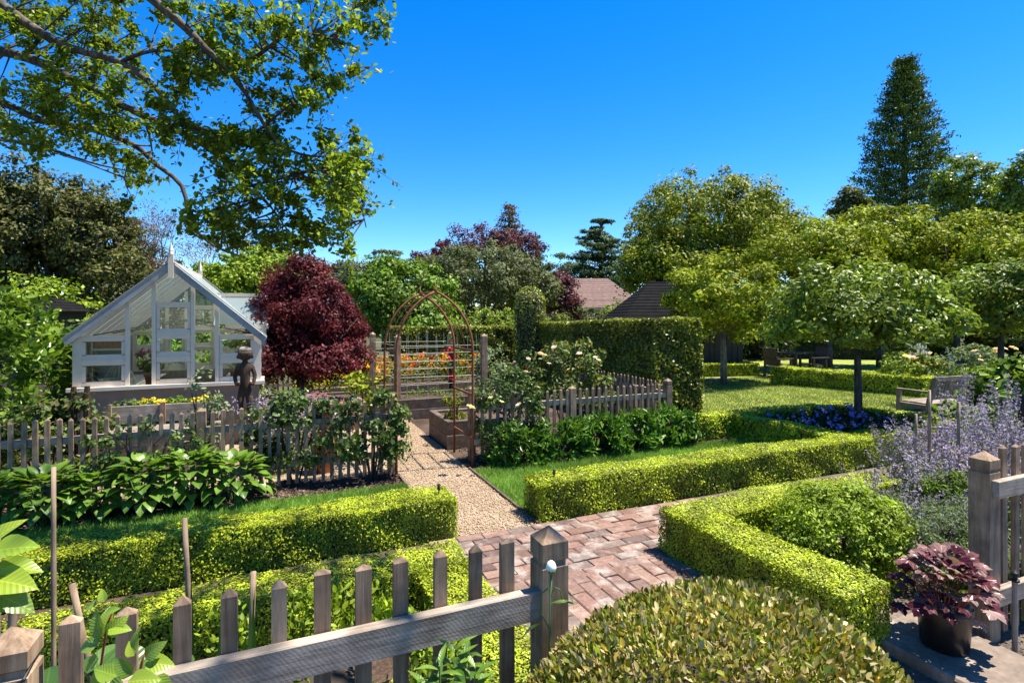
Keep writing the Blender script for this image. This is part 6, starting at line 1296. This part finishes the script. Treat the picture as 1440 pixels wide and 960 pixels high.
OVH = [(-2.25, 1.05, 5.96, 0.36),(2.71, 1.6, 5.96, 0.25),(-4.04, 5.51, 7.42, 0.37),(1.77, 4.38, 7.8, 0.4),(-0.31, 2.28, 6.62, 0.36),(1.92, 2.72, 6.31, 0.45),(-3.95, 5.03, 6.13, 0.42),(0.14, 1.71, 7.35, 0.35),(-2.0, 7.42, 7.47, 0.33),(0.79, 1.93, 6.85, 0.27),(0.5, 7.87, 7.13, 0.26),(-0.5, 4.52, 6.66, 0.29),(-2.33, 4.37, 5.77, 0.42),(-2.6, 3.18, 5.82, 0.33),(2.76, 3.19, 5.83, 0.34),(2.87, 1.66, 6.42, 0.3),(0.82, 4.46, 5.84, 0.47),(-1.94, 6.15, 6.69, 0.47),(-4.05, 2.71, 6.29, 0.32),(1.91, 4.77, 6.43, 0.38),(2.1, 5.27, 6.68, 0.41),(0.3, 4.04, 6.62, 0.28),(-1.08, 7.59, 6.33, 0.34),(0.21, 5.43, 6.02, 0.36),(1.22, 1.31, 5.86, 0.44),(2.56, 1.51, 5.8, 0.41),(-2.28, 5.92, 5.68, 0.36),(-3.24, 3.49, 7.26, 0.38),(2.16, 7.31, 7.09, 0.46),(-3.12, 4.56, 6.37, 0.41),(-3.63, 7.64, 6.49, 0.45),(1.33, 6.45, 6.7, 0.32),(-3.15, 4.09, 7.84, 0.35),(-2.51, 5.65, 6.65, 0.4),(-0.95, 3.15, 5.69, 0.45),(0.64, 2.83, 6.8, 0.4),(-0.57, 7.76, 7.47, 0.33),(-1.86, 5.59, 5.99, 0.48),(-4.15, 4.75, 6.26, 0.38),(-4.14, 2.68, 7.97, 0.45),(-2.78, 4.42, 5.68, 0.28),(-3.0, 8.38, 6.35, 0.31),(-3.99, 1.82, 7.99, 0.44),(2.68, 7.27, 7.48, 0.31),(-3.18, 3.02, 5.76, 0.29),(1.12, 4.68, 5.63, 0.33),(2.13, 7.38, 7.35, 0.43),(2.61, 5.18, 6.52, 0.39),(-2.3, 1.27, 6.22, 0.36),(-3.56, 1.6, 6.19, 0.34),(2.97, 4.65, 7.61, 0.44),(0.12, 3.42, 6.54, 0.33),(0.45, 7.41, 7.5, 0.32),(-2.72, 2.54, 7.19, 0.4),(-2.3, 6.48, 6.1, 0.48),(-3.57, 5.44, 7.29, 0.43),(-0.7, 7.54, 7.11, 0.42),(-3.88, 2.4, 6.72, 0.39),(-3.76, 6.56, 6.43, 0.37),(-0.43, 7.29, 6.33, 0.39),(0.22, 5.92, 6.35, 0.32),(-0.83, 5.51, 7.15, 0.28),(-1.02, 5.2, 6.07, 0.28),(2.75, 1.16, 6.8, 0.32),(-4.26, 3.02, 5.99, 0.35),(2.6, 1.6, 6.44, 0.42),(0.37, 1.16, 6.15, 0.32),(2.48, 4.32, 6.22, 0.37),(-0.72, 2.12, 7.2, 0.43),(-0.78, 5.03, 7.45, 0.49),(0.28, 1.33, 6.81, 0.42),(-1.92, 6.13, 6.48, 0.4),(0.29, 6.03, 7.82, 0.43),(1.03, 6.28, 6.15, 0.4),(0.34, 1.46, 7.41, 0.31),(-0.66, 4.93, 7.33, 0.44),(-0.85, 8.05, 6.66, 0.39),(3.23, 3.43, 7.31, 0.49),(-3.84, 6.83, 7.16, 0.38),(-0.7, 5.62, 7.28, 0.49),(-1.17, 7.85, 7.87, 0.44),(-1.9, 6.77, 6.88, 0.42),(0.47, 7.49, 7.31, 0.49),(-0.65, 4.7, 7.18, 0.39),(-4.12, 8.19, 6.36, 0.37),(-4.17, 2.43, 7.83, 0.32),(-2.17, 7.09, 6.18, 0.42),(-0.07, 7.72, 6.74, 0.33),(-2.48, 3.73, 5.6, 0.28),(-3.34, 3.36, 7.44, 0.49),(-1.74, 2.87, 6.3, 0.41),(-0.77, 1.88, 6.86, 0.32),(-3.38, 6.89, 5.85, 0.36),(1.47, 5.07, 7.7, 0.33),(2.88, 1.33, 7.75, 0.36),(0.51, 2.66, 7.18, 0.39),(2.27, 3.44, 5.61, 0.31),(1.62, 3.57, 7.05, 0.28),(2.87, 3.08, 6.09, 0.27),(1.52, 3.03, 6.33, 0.31),(2.77, 2.97, 6.09, 0.41),(1.09, 2.89, 5.77, 0.3),(2.89, 3.17, 6.44, 0.38),(2.11, 3.03, 6.19, 0.28),(0.57, 2.47, 6.25, 0.25),(2.12, 2.77, 5.97, 0.31),(1.68, 2.59, 6.96, 0.35),(0.66, 2.42, 7.02, 0.37),(1.2, 3.3, 5.67, 0.43),(2.75, 3.23, 5.68, 0.34),(2.51, 3.13, 5.93, 0.3),(0.65, 3.03, 5.89, 0.34),(2.65, 3.56, 6.39, 0.41),(0.82, 3.63, 6.98, 0.35),(2.63, 2.72, 7.17, 0.31),(2.72, 3.47, 7.1, 0.4),(0.68, 2.69, 6.65, 0.43),(2.13, 2.35, 6.16, 0.32),(0.91, 2.62, 6.43, 0.32),(1.14, 2.88, 7.12, 0.37),(2.3, 3.61, 5.65, 0.43),(0.73, 2.57, 6.78, 0.4),(1.98, 2.97, 6.76, 0.34),(0.97, 2.61, 5.78, 0.26),(2.78, 3.63, 6.16, 0.33)]
SAMP = []
for pts, r0, r1 in BR:
    for a, b in zip(pts, pts[1:]):
        for k in range(4): SAMP.append(Vector(a).lerp(Vector(b), k / 4))
SA = np.array([tuple(v) for v in SAMP]); tw = MB(); Ps, Ds = [], []
rr = random.Random(12)
for (x, y, z, r) in OVC:
    c = np.array((x, y, z)); d = np.linalg.norm(SA - c, axis=1); s = Vector(SA[int(d.argmin())]); c_ = Vector(c)
    m = s.lerp(c_, .55) + Vector((rr.uniform(-1, 1), rr.uniform(-1, 1), rr.uniform(0, 1))) * .05 * d.min(); L = min(1.0, d.min())
    tw.tube([s - o_, m - o_, c_ - o_], [.006 + .006 * L, .005, .003], 4, False)
    for q in range(5):
        e = c_ + Vector((rr.gauss(0, 1), rr.gauss(0, 1), rr.gauss(-.1, .8))) * r * .75; tw.tube([c_ - o_, c_.lerp(e, .5) - o_ + Vector((0, 0, .02)), e - o_], [.003, .0025, .0015], 3, False)
        k = 17; t = RNG.random(k); p = np.array(c_)[None] + (np.array(e) - np.array(c_))[None] * t[:, None] * 1.1 + RNG.normal(size=(k, 3)) * .022; Ps.append(p); Ds.append(unit(k) * .6 + np.array((0, 0, .5)))
    k = 16; p = np.array(c_)[None] + RNG.normal(size=(k, 3)) * r * .45; Ps.append(p); Ds.append(unit(k) * .6 + np.array((0, 0, .5)))
tw.build('twigs', M['bark'], ov)
oo = np.array(o_); keep = CAMP; CAMP = keep - oo
leaves('leaves', np.concatenate(Ps) - oo, np.concatenate(Ds),   .047, 'oval', M['oak'], ov, up=.3, rnd=.7, droop=.5, parts=300, wid=1.15); CAMP = keep
Ps, Ds = [], []; hb = MB(); tb_ = Vector((.3, .35, 4.2))
for (x, y, z, r) in OVH:
    P, D = clumps((x, y, z), (r, r, r * .6), 36, 6, r * .5, .3, .7, lo=-1); Ps.append(P - oo); Ds.append(D)
for k in range(9):
    e = Vector(OVH[k * 10][:3]) - o_; hb.tube([tb_, tb_.lerp(e, .5) + Vector((0, 0, .7)), e], [.14, .08, .02], 7)
hb.build('limb', M['bark'], ov)
leaves('leaves', np.concatenate(Ps), np.concatenate(Ds), .11, 'oval', M['oak'], ov)

# ================================================================ BUILDINGS
hs_ = thing('house', 'cream house with red brown tiled hip roof in the distance', 'house', (18.783, 30.029, 0.703)[:2] + (0,), -.405); hs_.scale = (.8, .8, .9)
MB().box((0, 2.6, 1.3), (7.6, 5, 2.6)).build('wall', M['render'], hs_)
MB().box((0, 2.5, 2.62), (8.3, 5.9, .16)).build('fascia', M['white'], hs_)
def hip(w, d, z0, z1, ridge, n, mat, parent, name):
    mb = MB()
    for i in range(n):
        a, b = i / n, (i + 1) / n; up = .018
        def ring(t, z): return [(-w + (w - ridge) * t, -d + d * t, z), (w - (w - ridge) * t, -d + d * t, z), (w - (w - ridge) * t, d - d * t, z), (-w + (w - ridge) * t, d - d * t, z)]
        za, zb = z0 + (z1 - z0) * a + up, z0 + (z1 - z0) * b
        A, Bq = ring(a, za), ring(b, zb); A0 = ring(a, za - up)
        for k in range(4):
            j = (k + 1) % 4; mb.add([A[k], A[j], Bq[j], Bq[k]], [(0, 1, 2, 3)]); mb.add([A0[k], A0[j], A[j], A[k]], [(0, 1, 2, 3)])
    o = mb.build(name, mat, parent); o['kind'] = 'stuff'; return o
r_ = hip(4.15, 3.0, 2.70, 4.95, 1.4, 15, M['roof_tile'], hs_, 'roof_tiles'); r_.location = (0, 2.5, 0)
for x in (-2.9, -2.1, -1.3, .2, 1.0, 2.4):
    f = MB().box((x, .08, 1.75), (.7, .06, 1.3)).build('window_frame', M['white'], hs_); MB().box((x, .045, 1.75), (.56, .01, 1.14)).build('pane', M['black'], f)
for k in range(14): MB().box((-3.6 + .5 * k, -.1, 2.46), (.12, .25, .14)).build('bracket', M['white'], hs_)
sh = thing('shed', 'dark shingled garden shed with steep roof among the trees', 'shed', (12.016, 13.890, 0.611)[:2] + (0,), -.405)
MB().box((.3, 1.7, .88), (3.3, 3.0, 1.76)).build('wall', M['dark_timber'], sh)
for k in range(18): MB().box((-1.26 + .185 * k, .17, .9), (.165, .04, 1.7)).build('plank', M['dark_timber'], sh)
r_ = hip(2.35, 1.95, 1.80, 3.15, .95, 13, M['slate'], sh, 'shingles'); r_.location = (.3, 1.7, 0)
MB().box((.3, 1.7, 3.16), (1.5, .12, .07)).build('ridge_cap', M['slate'], sh)
sr = thing('shed', 'dark grey low roofed shed at the far left edge behind the laurel', 'shed', (-6.041, 15.645, 1.489)[:2] + (0,), -.405)
MB().box((0, .8, 1.0), (2.0, 1.6, 2.0)).build('wall', M['dark_timber'], sr)
r_ = hip(1.25, 1.15, 2.0, 2.42, .6, 6, M['slate'], sr, 'roof_sheets'); r_.location = (0, .8, 0)
